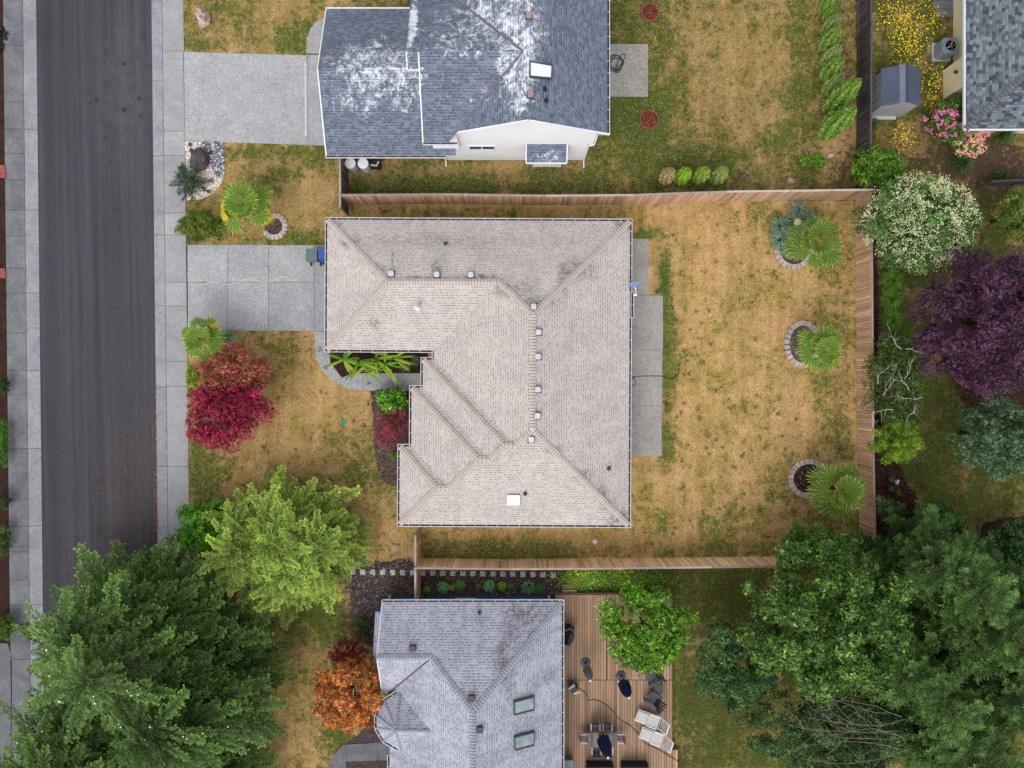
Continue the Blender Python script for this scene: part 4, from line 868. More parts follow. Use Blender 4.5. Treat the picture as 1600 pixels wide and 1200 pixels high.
for a, b in (((UX0, csY, 5.2), (vx, crY, crZ)), ((UX0, crY+cw, 5.2), (vx, crY, crZ))):
    a, b = Vector(a)+Vector((0, 0, .03)), Vector(b)+Vector((0, 0, .03)); MB().bar(a, b, .11, .03).build('valley_flashing', 'cap_north', nh)
# walls
wS = P(0, 250, 0).y; wE = P(911, 0, 0).x; wE2 = P(921, 0, 2.6).x+.45
up = MB(); up.box(P(697, 0).x, wE, wS, NTOP-.5, -.05, 2.7); up.build('wall', 'siding', nh)
up = MB(); up.prism([(UX0+.35, wS-.004), (wE+.28, wS-.004), (wE+.28, NTOP-.5), (UX0+.35, NTOP-.5)], 2.7, 5.1); up.build('wall', 'siding', nh)
MB().add([(UX0+.05, wS, 5.0), (UX1-.05, wS, 5.0), (UXM, wS, UR-.08), (UX0+.05, wS-.1+.3, 5.0), (UX1-.05, wS+.2, 5.0), (UXM, wS+.2, UR-.08)], [(0, 1, 2), (5, 4, 3), (0, 2, 5, 3), (1, 4, 5, 2), (0, 3, 4, 1)]).build('gable', 'siding', nh)
MB().box(gx0+.5, UX0+.4, gyS+1.0, gyN-.4, -.05, gz-.05).build('wall', 'siding', nh)
MB().box(wx+.3, UX0+.4, csY+.45, crY+cw-.4, gz, 5.15).build('wall', 'siding', nh)
MB().add([(gx0+.4, gyS+.45, gz-.1), (gx0+.4, gyN-.4, gz-.1), (gx0+.4, gyM, gr-.12), (gx0+.6, gyS+.45, gz-.1), (gx0+.6, gyN-.4, gz-.1), (gx0+.6, gyM, gr-.12)], [(0, 2, 1), (3, 4, 5), (0, 3, 5, 2), (2, 5, 4, 1)]).build('gable', 'siding', nh)
MB().add([(wx+.3, csY+.4, 5.1), (wx+.3, crY+cw-.4, 5.1), (wx+.3, crY, crZ-.1), (wx+.5, csY+.4, 5.1), (wx+.5, crY+cw-.4, 5.1), (wx+.5, crY, crZ-.1)], [(0, 2, 1), (3, 4, 5), (0, 3, 5, 2), (2, 5, 4, 1)]).build('gable', 'siding', nh)
for a, b in (((UX0, XS, 5.12), (UXM, XS, UR-.08)), ((UXM, XS, UR-.08), (UX1+.12, XS, 5.1)), ((gx0, gyS, gz-.07), (gx0, gyM, gr-.07)), ((gx0, gyM, gr-.07), (gx0, gyN, gz-.07)), ((wx, csY, 5.12), (wx, crY, crZ-.08)), ((gx0, gyN+.05, gz-.05), (P(640, 0, gz).x, gyN+.05, gz-.05))): MB().bar(a, b, .06, .15).build('barge_board', 'white', nh)
gutter(nh, [((gx0-.02, gyS), (P(697, 0, gz).x, gyS)), ((UX1, XS), (UX1, NTOP)), ((wx, csY), (UX0+.4, csY))], gz) if False else None
gutter(nh, [((gx0-.02, gyS), (P(697, 0, gz).x, gyS))], gz); gutter(nh, [((UX1, XS), (UX1, NTOP)), ((wx, csY), (UX0+.5, csY))], 5.2)
MB().add([(UX1-.5, XS, 5.0), (UX1+.02, XS, 5.0), (UX1+.02, NTOP, 5.0), (UX1-.5, NTOP, 5.0)], [(0, 1, 2, 3)]).build('soffit', 'soffit', nh)
dsp = MB().bar((wE+.33, wS-.05, 5.0), (wE+.33, wS-.05, 2.72), .07, .07).bar((wE+.33, wS-.05, 2.72), (wE+.03, wS-.05, 2.6), .07, .07).bar((wE+.03, wS-.05, 2.6), (wE+.03, wS-.05, .1), .07, .07).bar((wE+.03, wS-.05, .1), (wE+.03, wS-.5, .05), .07, .07); dsp.build('downspout', 'white', nh)
MB().bar((P(697, 0, 0).x, wS-.1, gz-.1), (P(697, 0, 0).x, wS-.1, .15), .07, .07).bar((P(697, 0, 0).x, wS-.1, .15), (P(697, 0, 0).x, wS-.4, .05), .07, .07).build('downspout', 'white', nh)
window(nh, P(753, 233, 1.9) if False else Vector((P(753, 0, 2.2).x, wS-.01, 2.2)), 1.45, .62, (0, -1, 0))
# porch roof over bay
bx0, bx1 = P(822, 0, 2.3).x, P(885.5, 0, 2.3).x; by = P(0, 254, 2.3).y
slope(nh, [(bx0, by, 2.3), (bx1, by, 2.3), (bx1, by+.95, 2.75), (bx0, by+.95, 2.75)], 'roof_north', 3)
MB().bar((bx0, by-.02, 2.25), (bx1, by-.02, 2.25), .07, .1).bar((bx0, by, 2.25), (bx0, wS, 2.7), .06, .1).bar((bx1, by, 2.25), (bx1, wS, 2.7), .06, .1).build('barge_board', 'white', nh)
by2 = P(0, 263, 0).y
MB().box(P(832, 0).x, P(876, 0).x, by2, wS, .25, 2.2).build('bay', 'siding', nh)
window(nh, (P(854, 0).x, by2-.01, 1.4), 1.2, 1.0, (0, -1, 0))
slope(nh, [(P(682, 0, 2.75).x, gyS+.12, 2.84), (P(695, 0, 2.75).x, gyS+.12, 2.84), (P(695, 0, 2.9).x, gyS+.75, 3.15), (P(682, 0, 2.9).x, gyS+.75, 3.15)], 'roof_north')
def nroof(x, y): return 5.2+.45*min(UX1-x, x-UX0) if x > UX0 else 5.2
for (px, py) in ((826, 26), (829, 149)):
    p = on_roof(px, py, nroof); box_vent(nh, p, .3, .16, 'pinkmetal')
skylight(nh, [(828, 98), (862, 104), (861, 124), (828, 121)], nroof, 'darkmetal', 'domeplastic', .12, .07)
for (px, py) in ((851, 140), (853, 158)): pipe(nh, on_roof(px, py, nroof), .06, .3, 'black')
gdr = MB().box(gx0+.33, gx0+.395, gyM-2.5, gyM+2.3, 0, 2.2).build('garage_door', 'white', nh)

# ---- south house, blue walls, lilac roof with turret
sh = thing('turret_house', 'blue walled house with lilac grey roof and turret at the bottom', 'house', (-2, -20, 0))
z0 = 2.7; ps = .6
sW = P(606, 0, z0).x+.1; sEx = P(880.5, 0, z0).x-.1; sN = P(0, 938, z0).y-.1; hh = (sEx-sW)/2; mx_ = (sW+sEx)/2; gxw = P(597, 0, z0).x; dG = 2.52; SB = -31.
apex = (mx_, sN-hh, z0+ps*hh); gA = (gxw, sN-dG, z0+ps*dG); gB = (sW+dG, sN-dG, z0+ps*dG)
slope(sh, [(gxw, sN, z0), (sEx, sN, z0), apex, gB, gA], 'roof_south')
slope(sh, [(sEx, sN, z0), (sEx, SB, z0), (mx_, SB, apex[2]), apex], 'roof_south', 4)
slope(sh, [(gxw, sN-2*dG, z0), (sW, sN-2*dG, z0), gB, gA], 'roof_south', 8)
slope(sh, [(sW, sN-2*dG, z0), (sW, SB, z0), (mx_, SB, apex[2]), apex, gB], 'roof_south', 2)
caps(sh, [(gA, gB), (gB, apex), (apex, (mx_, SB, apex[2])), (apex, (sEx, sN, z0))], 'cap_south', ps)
MB().bar(Vector(gB)+Vector((0, 0, .03)), (sW, sN-2*dG, z0+.03), .07, .02).build('valley_flashing', 'darkmetal', sh)
gutter(sh, [((sEx+.1, sN), (gxw, sN)), ((sEx, SB), (sEx, sN+.1)), ((sW, sN-8.6), (sW, SB))], z0)
MB().prism([(gxw+.02, sN), (sEx, sN), (sEx, SB), (sW, SB), (sW, sN-2*dG), (gxw+.02, sN-2*dG)], z0-.16, z0-.03).build('soffit', 'soffit', sh)
wy = P(0, 931.5).y
walls(sh, [(gxw+.35, sEx-.6, SB+.5, wy)], z0-.1, 'bluewall')
MB().bar((P(617, 0).x-.25, wy+.03, .0), (P(617, 0).x-.25, wy+.03, z0-.2), .09, .06).bar((P(857, 0).x, wy+.03, 0), (P(857, 0).x, wy+.03, z0-.2), .09, .06).build('corner_trim', 'white', sh)
window(sh, (P(729, 0).x, wy+.01, 1.3), 1.15, 1.5, (0, 1, 0))
MB().add([(gxw+.3, sN-.1, z0-.05), (gxw+.3, sN-2*dG+.1, z0-.05), (gxw+.3, sN-dG, z0+ps*dG-.1), (gxw+.5, sN-.1, z0-.05), (gxw+.5, sN-2*dG+.1, z0-.05), (gxw+.5, sN-dG, z0+ps*dG-.1)], [(0, 1, 2), (5, 4, 3), (0, 2, 5, 3), (1, 4, 5, 2)]).build('gable', 'bluewall', sh)
MB().bar((gxw, sN, z0-.06), (gxw, sN-dG, z0+ps*dG-.06), .05, .14).bar((gxw, sN-dG, z0+ps*dG-.06), (gxw, sN-2*dG, z0-.06), .05, .14).build('barge_board', 'white', sh)
# narrow bump-out on the west
a = P(583, 0, 2.1).x; yb0 = P(0, 956, 2.2).y; yb1 = P(0, 1040, 2.2).y
MB().box(a+.1, gxw+.4, yb1+.1, yb0-.1, 0, 2.1).build('bay', 'bluewall', sh); ymid = (yb0+yb1)/2-.8
slope(sh, [(a+.15, yb0, 2.15), (a, ymid, 2.15), (gxw+.35, ymid, 2.5), (gxw+.35, yb0, 2.5)], 'roof_south', 3); slope(sh, [(a, ymid, 2.15), (a+.15, yb1, 2.15), (gxw+.35, yb1, 2.5), (gxw+.35, ymid, 2.5)], 'roof_south', 6)
# turret
tz = 3.05; tp = 4.15
oc = [P(626, 1080, tz), P(601, 1095, tz), P(588.5, 1119, tz), P(588.5, 1138, tz), P(600.5, 1158, tz), P(627, 1173, tz)]
tc = Vector((sum(p.x for p in (oc[0], oc[5]))/2-.1, (oc[0].y+oc[5].y)/2, tp)); jx = Vector((sW+(tp-z0)/ps+.05, tc.y, tp))
for i in range(5): slope(sh, [tuple(oc[i]), tuple(oc[i+1]), tuple(tc)], 'roof_south', i*2.2, 'turret_slope')
zz = lambda x: z0+ps*(x-sW)
na = Vector((oc[0].x+.05, oc[0].y, tz)); sa = Vector((oc[5].x+.05, oc[5].y, tz))
slope(sh, [tuple(oc[0]), (oc[0].x+.3, oc[0].y, tz), tuple(jx), tuple(tc)], 'roof_south', 1, 'turret_slope'); slope(sh, [tuple(oc[5]), (oc[5].x+.3, oc[5].y, tz), tuple(jx), tuple(tc)], 'roof_south', 5, 'turret_slope')
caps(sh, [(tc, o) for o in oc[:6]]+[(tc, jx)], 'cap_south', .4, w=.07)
MB().bar((oc[0].x+.3, oc[0].y, tz+.03), jx+Vector((0, 0, .03)), .07, .03).bar((oc[5].x+.3, oc[5].y, tz+.03), jx+Vector((0, 0, .03)), .07, .03).build('valley_flashing', 'darkmetal', sh)
gutter(sh, [((oc[i].x, oc[i].y), (oc[i+1].x, oc[i+1].y)) for i in range(5)], tz)
MB().prism([(o.x+(tc.x-o.x)*.2, o.y+(tc.y-o.y)*.2) for o in oc]+[(tc.x+.4, sa.y+.3), (tc.x+.4, na.y-.3)], 0, tz-.05).build('turret_wall', 'bluewall', sh)
def sroof(x, y): return z0+ps*max(0, min(sN-y, sEx-x, x-sW if (sN-y) > dG else 99))
for (px, py) in ((645, 1012), (737, 1090), (749, 1139)):
    p = on_roof(px, py, sroof); box_vent(sh, p, .32, .14, 'darkmetal')
pipe(sh, on_roof(749, 957, sroof), .05, .35)
skylight(sh, [(803.5, 1095), (834, 1087), (834, 1107), (804, 1115)], sroof, 'darkmetal', 'skyglass', .12, .09); skylight(sh, [(804, 1150), (835, 1142), (834, 1162), (805, 1170)], sroof, 'darkmetal', 'skyglass', .12, .09)
window(sh, (sEx-.59, -20, 1.2), 1.8, 1.9, (1, 0, 0))

# ---- east house, cream walls
eh = thing('cream_house', 'cream walled house with mottled slate grey roof at top right', 'house', (31, 22, 0))
ez = 2.6; eW = P(1507, 0, ez).x+.06; eS = P(0, 204, ez).y+.1; wd_ = 6.; EE = eW+2*wd_; EN = 33.
slope(eh, [(eW, EN, ez), (eW, eS, ez), (eW+wd_, eS+wd_, ez+.42*wd_), (eW+wd_, EN, ez+.42*wd_)], 'roof_east'); slope(eh, [(eW, eS, ez), (EE, eS, ez), (eW+wd_, eS+wd_, ez+.42*wd_)], 'roof_east', 7)
slope(eh, [(EE, eS, ez), (EE, EN, ez), (eW+wd_, EN, ez+.42*wd_), (eW+wd_, eS+wd_, ez+.42*wd_)], 'roof_east', 11)
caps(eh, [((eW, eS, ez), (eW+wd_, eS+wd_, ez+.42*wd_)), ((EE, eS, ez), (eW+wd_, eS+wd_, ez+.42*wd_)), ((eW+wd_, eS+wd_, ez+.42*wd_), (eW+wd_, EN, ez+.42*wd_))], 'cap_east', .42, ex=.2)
MB().bar((eW-.03, EN, ez-.08), (eW-.03, eS-.03, ez-.08), .06, .16).bar((eW-.06, eS-.03, ez-.085), (EE, eS-.03, ez-.085), .06, .16).build('fascia', 'white', eh)
ew = P(1489.5, 0).x; walls(eh, [(ew, EE-.8, eS+.7, EN-.5)], ez-.02, 'yellowwall')
ax = P(1473.5, 0).x; ay0, ay1 = P(0, 155).y, P(0, 112).y
MB().box(ax, ew+.05, ay0, ay1, 0, ez-.03).build('fireplace_chase', 'yellowwall', eh)
MB().bar((ax-.01, ay0, 0), (ax-.01, ay0, ez-.1), .07, .06).bar((ax-.01, ay1, 0), (ax-.01, ay1, ez-.1), .05, .06).build('corner_trim', 'white', eh)
MB().tube([(ax-.18, (ay0+ay1)/2+.2, 1.35), (ax+.05, (ay0+ay1)/2+.2, 1.3)], .09, 10).build('vent_pipe', 'darkmetal', eh)
MB().prism([(eW+.05, eS+.05), (EE, eS+.05), (EE, EN), (eW+.05, EN)], ez-.06, ez-.02).build('soffit', 'soffit', eh)

# ---- shed
sd = thing('garden_shed', 'small grey resin shed with blue ridged roof by the dark fence', 'shed', (22.4, 17, 0))
sx0, sx1 = P(1377, 0, 1.75).x, P(1438.5, 0, 1.75).x; sy0, sy1 = P(0, 166, 1.75).y, P(0, 107, 1.75).y; sxm = (sx0+sx1)/2; rz_ = 2.35
MB().box(sx0+.12, sx1-.1, sy0+.08, sy1-.08, 0, 1.72).build('wall', 'shedwall', sd)
MB().add([(sx0+.12, sy0+.08, 1.7), (sx1-.1, sy0+.08, 1.7), (sxm, sy0+.08, rz_-.06), (sx0+.12, sy1-.08, 1.7), (sx1-.1, sy1-.08, 1.7), (sxm, sy1-.08, rz_-.06)], [(0, 1, 2), (5, 4, 3), (0, 2, 5, 3), (1, 4, 5, 2)]).build('gable', 'shedwall', sd)
xb = sxm-(sxm-sx0)*.28; zb = 1.75+(rz_-1.75)*.72
MB().poly([(sx0, sy0, 1.75), (xb, sy0, zb), (xb, sy1, zb), (sx0, sy1, 1.75)]).build('roof_panel', 'shedroof', sd)
MB().poly([(xb, sy0, zb), (sxm, sy0, rz_), (sxm, sy1, rz_), (xb, sy1, zb)]).build('roof_panel', 'shedroof2', sd)
MB().poly([(sxm, sy0, rz_), (sx1, sy0, 1.75), (sx1, sy1, 1.75), (sxm, sy1, rz_)]).build('roof_panel', 'shedroof', sd)
MB().bar((sxm, sy0-.02, rz_+.03), (sxm, sy1+.02, rz_+.03), .12, .06).build('ridge_cap', 'darkmetal', sd)
MB().box(sx0+.1, sx1-.5, sy0-.1, sy0+.1, 0, .1).build('base', 'metal', sd)
for k in range(1, 5): MB().box(sx0+.08, sx0+.13, sy0+.08+k*(sy1-sy0-.16)/5-.015, sy0+.08+k*(sy1-sy0-.16)/5+.015, .05, 1.7).build('rib', 'shedwall', sd)
# ---- heat pump
hp = thing('heat_pump', 'grey heat pump unit with round fan beside the cream wall', 'heat pump', P(1470, 82))
c = P(1470, 82); MB().prism([(c.x+x*.46, c.y+y*.46) for x, y in ((-1, -.7), (-.7, -1), (.7, -1), (1, -.7), (1, .7), (.7, 1), (-.7, 1), (-1, .7))], .05, .85).build('body', 'acbody', hp)
MB().lathe([(.3, .86), (.34, .9), (.36, .86)], (c.x+.06, c.y), 20).build('fan_ring', 'acbody', hp)
fb = MB().lathe([(.3, .852), (.3, .858)], (c.x+.06, c.y), 20); fb.build('fan_well', 'black', hp)
for k in range(5): MB().ob((c.x+.06+.14*math.cos(k*1.257), c.y+.14*math.sin(k*1.257), .875), (.24, .1, .012), rz=k*1.257, rx=.3).build('fan_blade', 'pinkmetal' if k % 2 else 'darkmetal', hp)
MB().box(c.x-.55, c.x+.55, c.y-.55, c.y+.55, 0, .05).build('pad', 'walk', hp)
# ---- tanks at north house
for i, (px, lb) in enumerate(((551.5, 'left white lidded water barrel beside the short fence'), (571, 'right white lidded water barrel under the blue roof edge'))):
    t = thing('water_barrel', lb, 'barrel', P(px+2, 264), group='white barrels against the garage wall'); q = P(px+2, 264)
    MB().lathe([(.27, 0), (.3, .1), (.3, .95), (.27, 1.02)], (q.x, q.y), 20).build('body', 'bingrey' if 0 else 'metal', t, smooth=False)
    MB().lathe([(.31, 1.0), (.31, 1.05), (.05, 1.07)], (q.x, q.y), 20).bar((q.x-.25, q.y+.12, 1.08), (q.x+.25, q.y-.12, 1.08), .02, .01, 0).build('lid', 'white', t)
t = thing('compressor', 'small black and white machine next to the white barrels', 'machine', P(588, 260)); q = P(588, 260)
MB().box(q.x-.3, q.x+.3, q.y-.2, q.y+.3, 0, .55).build('body', 'black', t); MB().tube([(q.x-.2, q.y-.1, .6), (q.x+.15, q.y-.15, .62), (q.x+.25, q.y+.1, .6)], .06, 6).build('tank', 'metal', t)
# ---- wheeled bins
def bin_(px, py, matn, label):
    q = P(px, py, 1.05); t = thing('wheeled_bin', label, 'bin', (q.x, q.y, 0), group='wheeled bins beside the garage')
    MB().add([(q.x+x*a, q.y+y*b, z) for (a, b, z) in ((.24, .26, .05), (.31, .36, 1.)) for (x, y) in ((-1, -1), (1, -1), (1, 1), (-1, 1))], [(3, 2, 1, 0), (4, 5, 6, 7), (0, 1, 5, 4), (1, 2, 6, 5), (2, 3, 7, 6), (3, 0, 4, 7)]).build('body', matn, t)
    MB().prism([(q.x-.33, q.y-.3), (q.x+.33, q.y-.3), (q.x+.33, q.y+.38), (q.x-.33, q.y+.38)], 1.0, 1.06).box(q.x-.2, q.x+.2, q.y-.1, q.y+.2, 1.06, 1.09).build('lid', matn, t)
    MB().tube([(q.x-.25, q.y-.42, .98), (q.x+.25, q.y-.42, .98)], .025, 6).build('handle', matn, t)
    for s in (-1, 1): MB().tube([(q.x+s*.26, q.y-.38, .12), (q.x+s*.31, q.y-.38, .12)], .12, 12).build('wheel', 'black', t)
bin_(486.5, 398.5, 'bingrey', 'grey green wheeled bin standing on the driveway by the garage'); bin_(506, 396.5, 'binblue', 'blue wheeled bin half hidden under the beige roof edge')
tag(MB().bar(P(488, 383.5, .4), P(515, 383.5, .4), .05, .05).bar(P(512, 383.5, .4), P(512, 383.5, 0), .05, .05).build('yellow_pole', 'yellow', None, P(500, 383.5)), 'yellow pole poking out above the bins', 'pole')

# ---- stone rings with pavers, brick rings
def ring(px, py, rx, ry, n, a0, a1, label, blk='brick', bw=.3, soil='mulch', name='stone_ring', cat='stone ring'):
    c = P(px, py); s = H/F; rx *= s; ry *= s; root = thing(name, label, cat, c)
    MB().lathe([(1, -.05), (1, .02)], (0, 0), 28, sx=rx-.05, sy=ry-.05).build('soil', soil, root, local=True)
    for k in range(n):
        t = R(a0+(a1-a0)*(k+.5)/n); per = abs(R(a1-a0))*(rx+ry)/2/n
        x = rx*math.cos(t); y = ry*math.sin(t); o = MB(); w2 = per*.47; d2 = bw/2
        ang = math.atan2(ry*math.cos(t), -rx*math.sin(t))
        pts = [(-w2*.86, d2), (w2*.86, d2), (w2, -d2), (-w2, -d2)]; ca, sa_ = math.cos(ang), math.sin(ang)
        hgt = .1+random.uniform(-.01, .012); pts = [(x+u*ca-v*sa_, y+u*sa_+v*ca) for u, v in pts]
        o.prism(pts, -.03, hgt).build('block', blk, root, local=True)
ring(429, 354, 17, 17, 13, -150, 120, 'curved row of pale pavers beside the upper front palm')
ring(1240, 390, 26, 27, 22, 0, 360, 'stone ring under the blue agaves and first back palm')
ring(1254, 538, 25, 33, 24, 0, 360, 'middle oval stone ring in the back lawn', soil='joint')
ring(1264, 748, 29, 27, 24, 0, 360, 'round stone ring nearest the south end of the back lawn', soil='soil')
ring(1015.5, 19.5, 13, 13.5, 26, 0, 360, 'upper red brick ring filled with red mulch', 'redbrick', .07, 'redsoil', 'brick_ring', 'brick ring'); ring(1014, 187, 14, 14, 26, 0, 360, 'lower red brick ring filled with red mulch', 'redbrick', .07, 'redsoil', 'brick_ring', 'brick ring')
tag(MB().lathe([(.17, -.02), (.17, .03)], (P(536, 659).x, P(536, 659).y), 14).build('valve_cover', 'greenplastic', None, P(536, 659)), 'small green valve lid in the front lawn', 'valve cover')
tag(MB().ob(P(929.5, 846.5, .02), (.26, .26, .05), rz=.6).build('paver', 'paver', None, P(929.5, 846.5)), 'single pale paver lying in the lawn south of the house', 'paver')
ss = thing('stepping_stones', 'row of square pale stepping stones along the mulch bed', 'stepping stones', P(700, 894), kind='structure')
for k in range(21):
    p = P(551+15.65*k, 893.6+.22*k, .03); MB().ob(p, (.31+random.uniform(-.01, .01), .31, .06), rz=random.uniform(-.05, .05)).build('stone', 'paver', ss)

# ---- satellite dish
dq = P(993, 461, 2.7); ds = thing('satellite_dish', 'blue grey satellite dish on the east eave of the beige house', 'satellite dish', dq)
d_ = MB(); cc = P(992, 447, 3.2)
vs = [];
for i in range(5):
    for k in range(20):
        a = 2*math.pi*k/20; rr_ = i/4; vs.append((cc.x+.37*rr_*math.cos(a), cc.y-.14*(rr_**2)*-1*.6+.2*rr_*math.sin(a)*.5, cc.z+.3*rr_*math.sin(a)))
d_.add(vs, [(i*20+k, i*20+(k+1) % 20, (i+1)*20+(k+1) % 20, (i+1)*20+k) for i in range(4) for k in range(20)]); d_.build('reflector', 'dish', ds, smooth=True)
MB().tube([dq-Vector((.1, 0, .1)), dq+Vector((0, .0, .3)), cc+Vector((0, -.02, 0))], .025, 6).tube([dq+Vector((0, 0, .3)), P(992, 462, 3.1)], .025, 6).build('arm', 'white', ds); MB().ob(P(992.5, 461, 3.15), (.2, .1, .08)).build('receiver', 'white', ds)
# ---- hoses
def hose(label, pts, z=.05, r=.018, name='garden_hose', matn='rubber'):
    q = [P(*p, z) for p in pts]; out = []
    for i in range(len(q)-1):
        p0, p1, p2, p3 = q[max(i-1, 0)], q[i], q[i+1], q[min(i+2, len(q)-1)]
        for k in range(5):
            t = k/5; out.append(.5*((2*p1)+(p2-p0)*t+(2*p0-5*p1+4*p2-p3)*t*t+(3*p1-p0-3*p2+p3)*t**3))
    out.append(q[-1]); return tag(MB().tube(out, r, 5).build(name, matn, None, q[0]), label, 'hose')
hose('dark hose looping from the long patio to a lawn sprinkler', [(987, 591), (990, 589), (993, 600), (989, 603), (987, 597), (989, 590), (998, 588), (1020, 587.5), (1035, 588), (1046, 592), (1054, 589), (1060, 584), (1060, 576)])
sp = thing('lawn_sprinkler', 'small green sprinkler on the dry back lawn', 'sprinkler', P(1059, 573)); q = P(1059, 573)
MB().lathe([(.04, 0), (.04, .12), (.02, .16)], (q.x, q.y), 8).build('head', 'greenplastic', sp)
for k in range(3): MB().bar((q.x, q.y, .1), (q.x+.2*math.cos(k*2.1+.5), q.y+.2*math.sin(k*2.1+.5), .02), .03, .02).build('leg', 'greenplastic', sp)
cp = [(955+9*1.2, 95)]; coil = []
for k in range(44):
    a = k*.62; coil.append((961+10*math.cos(a)+(k % 7)*.6, 101-k*.12+11*math.sin(a)+2*math.sin(k)))
coil += [(970, 88), (974, 84), (977, 87), (975, 93), (968, 104)]
hose('coiled dark hose lying on the square patio', coil, .07, .02)
tag(MB().ob(P(967, 104.5, .1), (.16, .1, .08)).build('hose_nozzle', 'greenplastic', None, P(967, 104.5)), 'bright green hose nozzle on the coiled hose', 'nozzle')
for (px, py, lb) in ((1025, 457, 'small grey solar light beside the narrow patio'), (1040, 543, 'small grey solar light right of the middle patio joint'), (1039, 632, 'small grey solar light beside the lower patio slab')):
    t = thing('solar_light', lb, 'garden light', P(px, py), group='garden lights along the patio'); q = P(px, py); MB().lathe([(.02, 0), (.02, .25)], (q.x, q.y), 6).build('stake', 'darkmetal', t); MB().lathe([(.1, .25), (.1, .29), (.03, .33)], (q.x, q.y), 8).build('lamp', 'darkmetal', t)

# ------------------------------------------------------------------ deck
DZ = .38
dk = thing('wooden_deck', 'large brown wooden deck behind the turret house', 'deck', P(960, 1060), kind='structure')
def planks(xa, xb, ya, yb, z=DZ, pitch=4.15):
    n = max(1, round((xb-xa)/pitch)); first = None
    for k in range(n):
        u0 = xa+(xb-xa)*k/n; u1 = xa+(xb-xa)*(k+1)/n; a = P(u0, ya, z); b = P(u1, yb, z)
        MB().box(a.x+.012, b.x-.012, b.y, a.y, z-.04, z+random.uniform(-.002, .002)).build('plank', 'deck', dk)
planks(868, 947, 929.5, 1062); planks(868, 947, 1063, 1230); planks(949, 1050, 929, 1062); planks(947.5, 1050, 1063, 1230); planks(1050.5, 1059, 1172, 1230)
a = P(868, 928, DZ); b = P(1050, 1230, DZ); MB().box(a.x, b.x, b.y, a.y, -.05, DZ-.05).build('joist_frame', 'joint', dk)
MB().box(P(948-.6, 0, DZ).x, P(948+.8, 0, DZ).x, P(0, 1062, DZ).y, P(0, 928, DZ).y, DZ-.03, DZ+.012).box(a.x, P(947, 0, DZ).x, P(0, 1063.4, DZ).y, P(0, 1062, DZ).y, DZ-.03, DZ+.01).box(a.x, b.x, a.y, a.y+.04, 0, DZ+.012).box(b.x, b.x+.04, P(0, 1171, DZ).y, a.y, 0, DZ+.012).build('trim_board', 'decktrim', dk)
st = thing('deck_steps', 'two wooden steps down from the deck to the mulch', 'steps', P(890, 920))
for (y0_, y1_, z) in ((914, 921, .13), (922, 929, .26)):
    for k in range(3):
        a = P(878.5, y0_+(y1_-y0_)*k/3, z); b = P(901, y0_+(y1_-y0_)*(k+1)/3, z); MB().box(a.x, b.x, b.y+.012, a.y, z-.05, z).build('board', 'deck', st)
    a = P(879, y0_, z); b = P(900.5, y1_, z); MB().box(a.x, b.x, b.y, a.y-.02, 0, z-.055).build('riser', 'decktrim', st)

def lounger(px, py, rot, label):
    t = thing('sun_lounger', label, 'sun lounger', P(px, py, DZ), rot, 'white sun loungers on the deck')
    m = MB()
    for s in (-1, 1): m.bar((-.95, s*.33, .34), (.42, s*.33, .34), .05, .05); m.bar((-.25, s*.36, .5), (.35, s*.36, .52), .05, .03); m.bar((-.25, s*.36, .5), (-.4, s*.36, .32), .03, .03)
    m.bar((-.95, -.33, .34), (-.95, .33, .34), .05, .05); m.build('frame', 'white', t, local=True)
    for sx in (-.85, .35):
        for s in (-1, 1): MB().bar((sx, s*.34, .34), (sx-.12, s*.4, 0), .035, .035).build('leg', 'white', t, local=True)
    MB().box(-.93, -.33, -.29, .29, .36, .43).build('cushion', 'cushion', t, local=True); MB().box(-.32, .36, -.3, .3, .36, .45).build('cushion', 'cushion', t, local=True)
    b = MB()
    for s in (-1, 1): b.bar((.4, s*.31, .36), (.82, s*.31, .95), .045, .045)
    b.bar((.82, -.31, .95), (.82, .31, .95), .045, .045); bo = b.build('backrest', 'white', t, local=True)
    for k in range(6): f = (k+.5)/6; MB().bar((.4+.42*f, -.3, .36+.59*f), (.4+.42*f, .3, .36+.59*f), .012, .05).build('slat', 'white', bo, local=True)
lounger(1017.5, 1121, R(-19), 'upper white sun lounger with cream cushions on the deck'); lounger(1023.5, 1148, R(-20), 'lower white sun lounger with cream cushions on the deck')
def adirondack(px, py, rot, label, z=DZ):
    t = thing('adirondack_chair', label, 'chair', P(px, py, z), rot, 'charcoal slatted garden chairs on the deck')
    for k in range(5): MB().bar((-.3+.13*k, -.27, .36-.025*k), (-.3+.13*k, .27, .36-.025*k), .11, .025).build('seat_slat', 'greychair', t, local=True)
    for k in range(5):
        s = (k-2)*.105; MB().bar((.27, s*.85, .28), (.62, s*1.5, .98-.05*abs(k-2)), .1, .022).build('back_slat', 'blackwicker', t, local=True)
    for s in (-1, 1):
        MB().box(-.36, .34, s*.36-.07, s*.36+.07, .54, .57).build('armrest', 'greychair', t, local=True); MB().bar((-.32, s*.33, 0), (-.32, s*.33, .54), .08, .05).build('leg', 'greychair', t, local=True); MB().bar((-.32, s*.29, .33), (.6, s*.29, .02), .05, .1).build('leg', 'greychair', t, local=True)
adirondack(1018, 1088, R(-38), 'charcoal slatted chair in the open above the white loungers'); adirondack(1017, 1054, R(25), 'charcoal slatted chair half hidden under the deck tree')
t = thing('side_table', 'small square charcoal slatted table between garden chairs', 'table', P(1027, 1072, DZ))
for k in range(6): MB().box(-.26+.087*k, -.18+.087*k, -.27, .27, .42, .45).build('slat', 'greychair', t, local=True)
for sx in (-1, 1):
    for sy in (-1, 1): MB().box(sx*.22-.03, sx*.22+.03, sy*.22-.03, sy*.22+.03, 0, .42).build('leg', 'greychair', t, local=True)
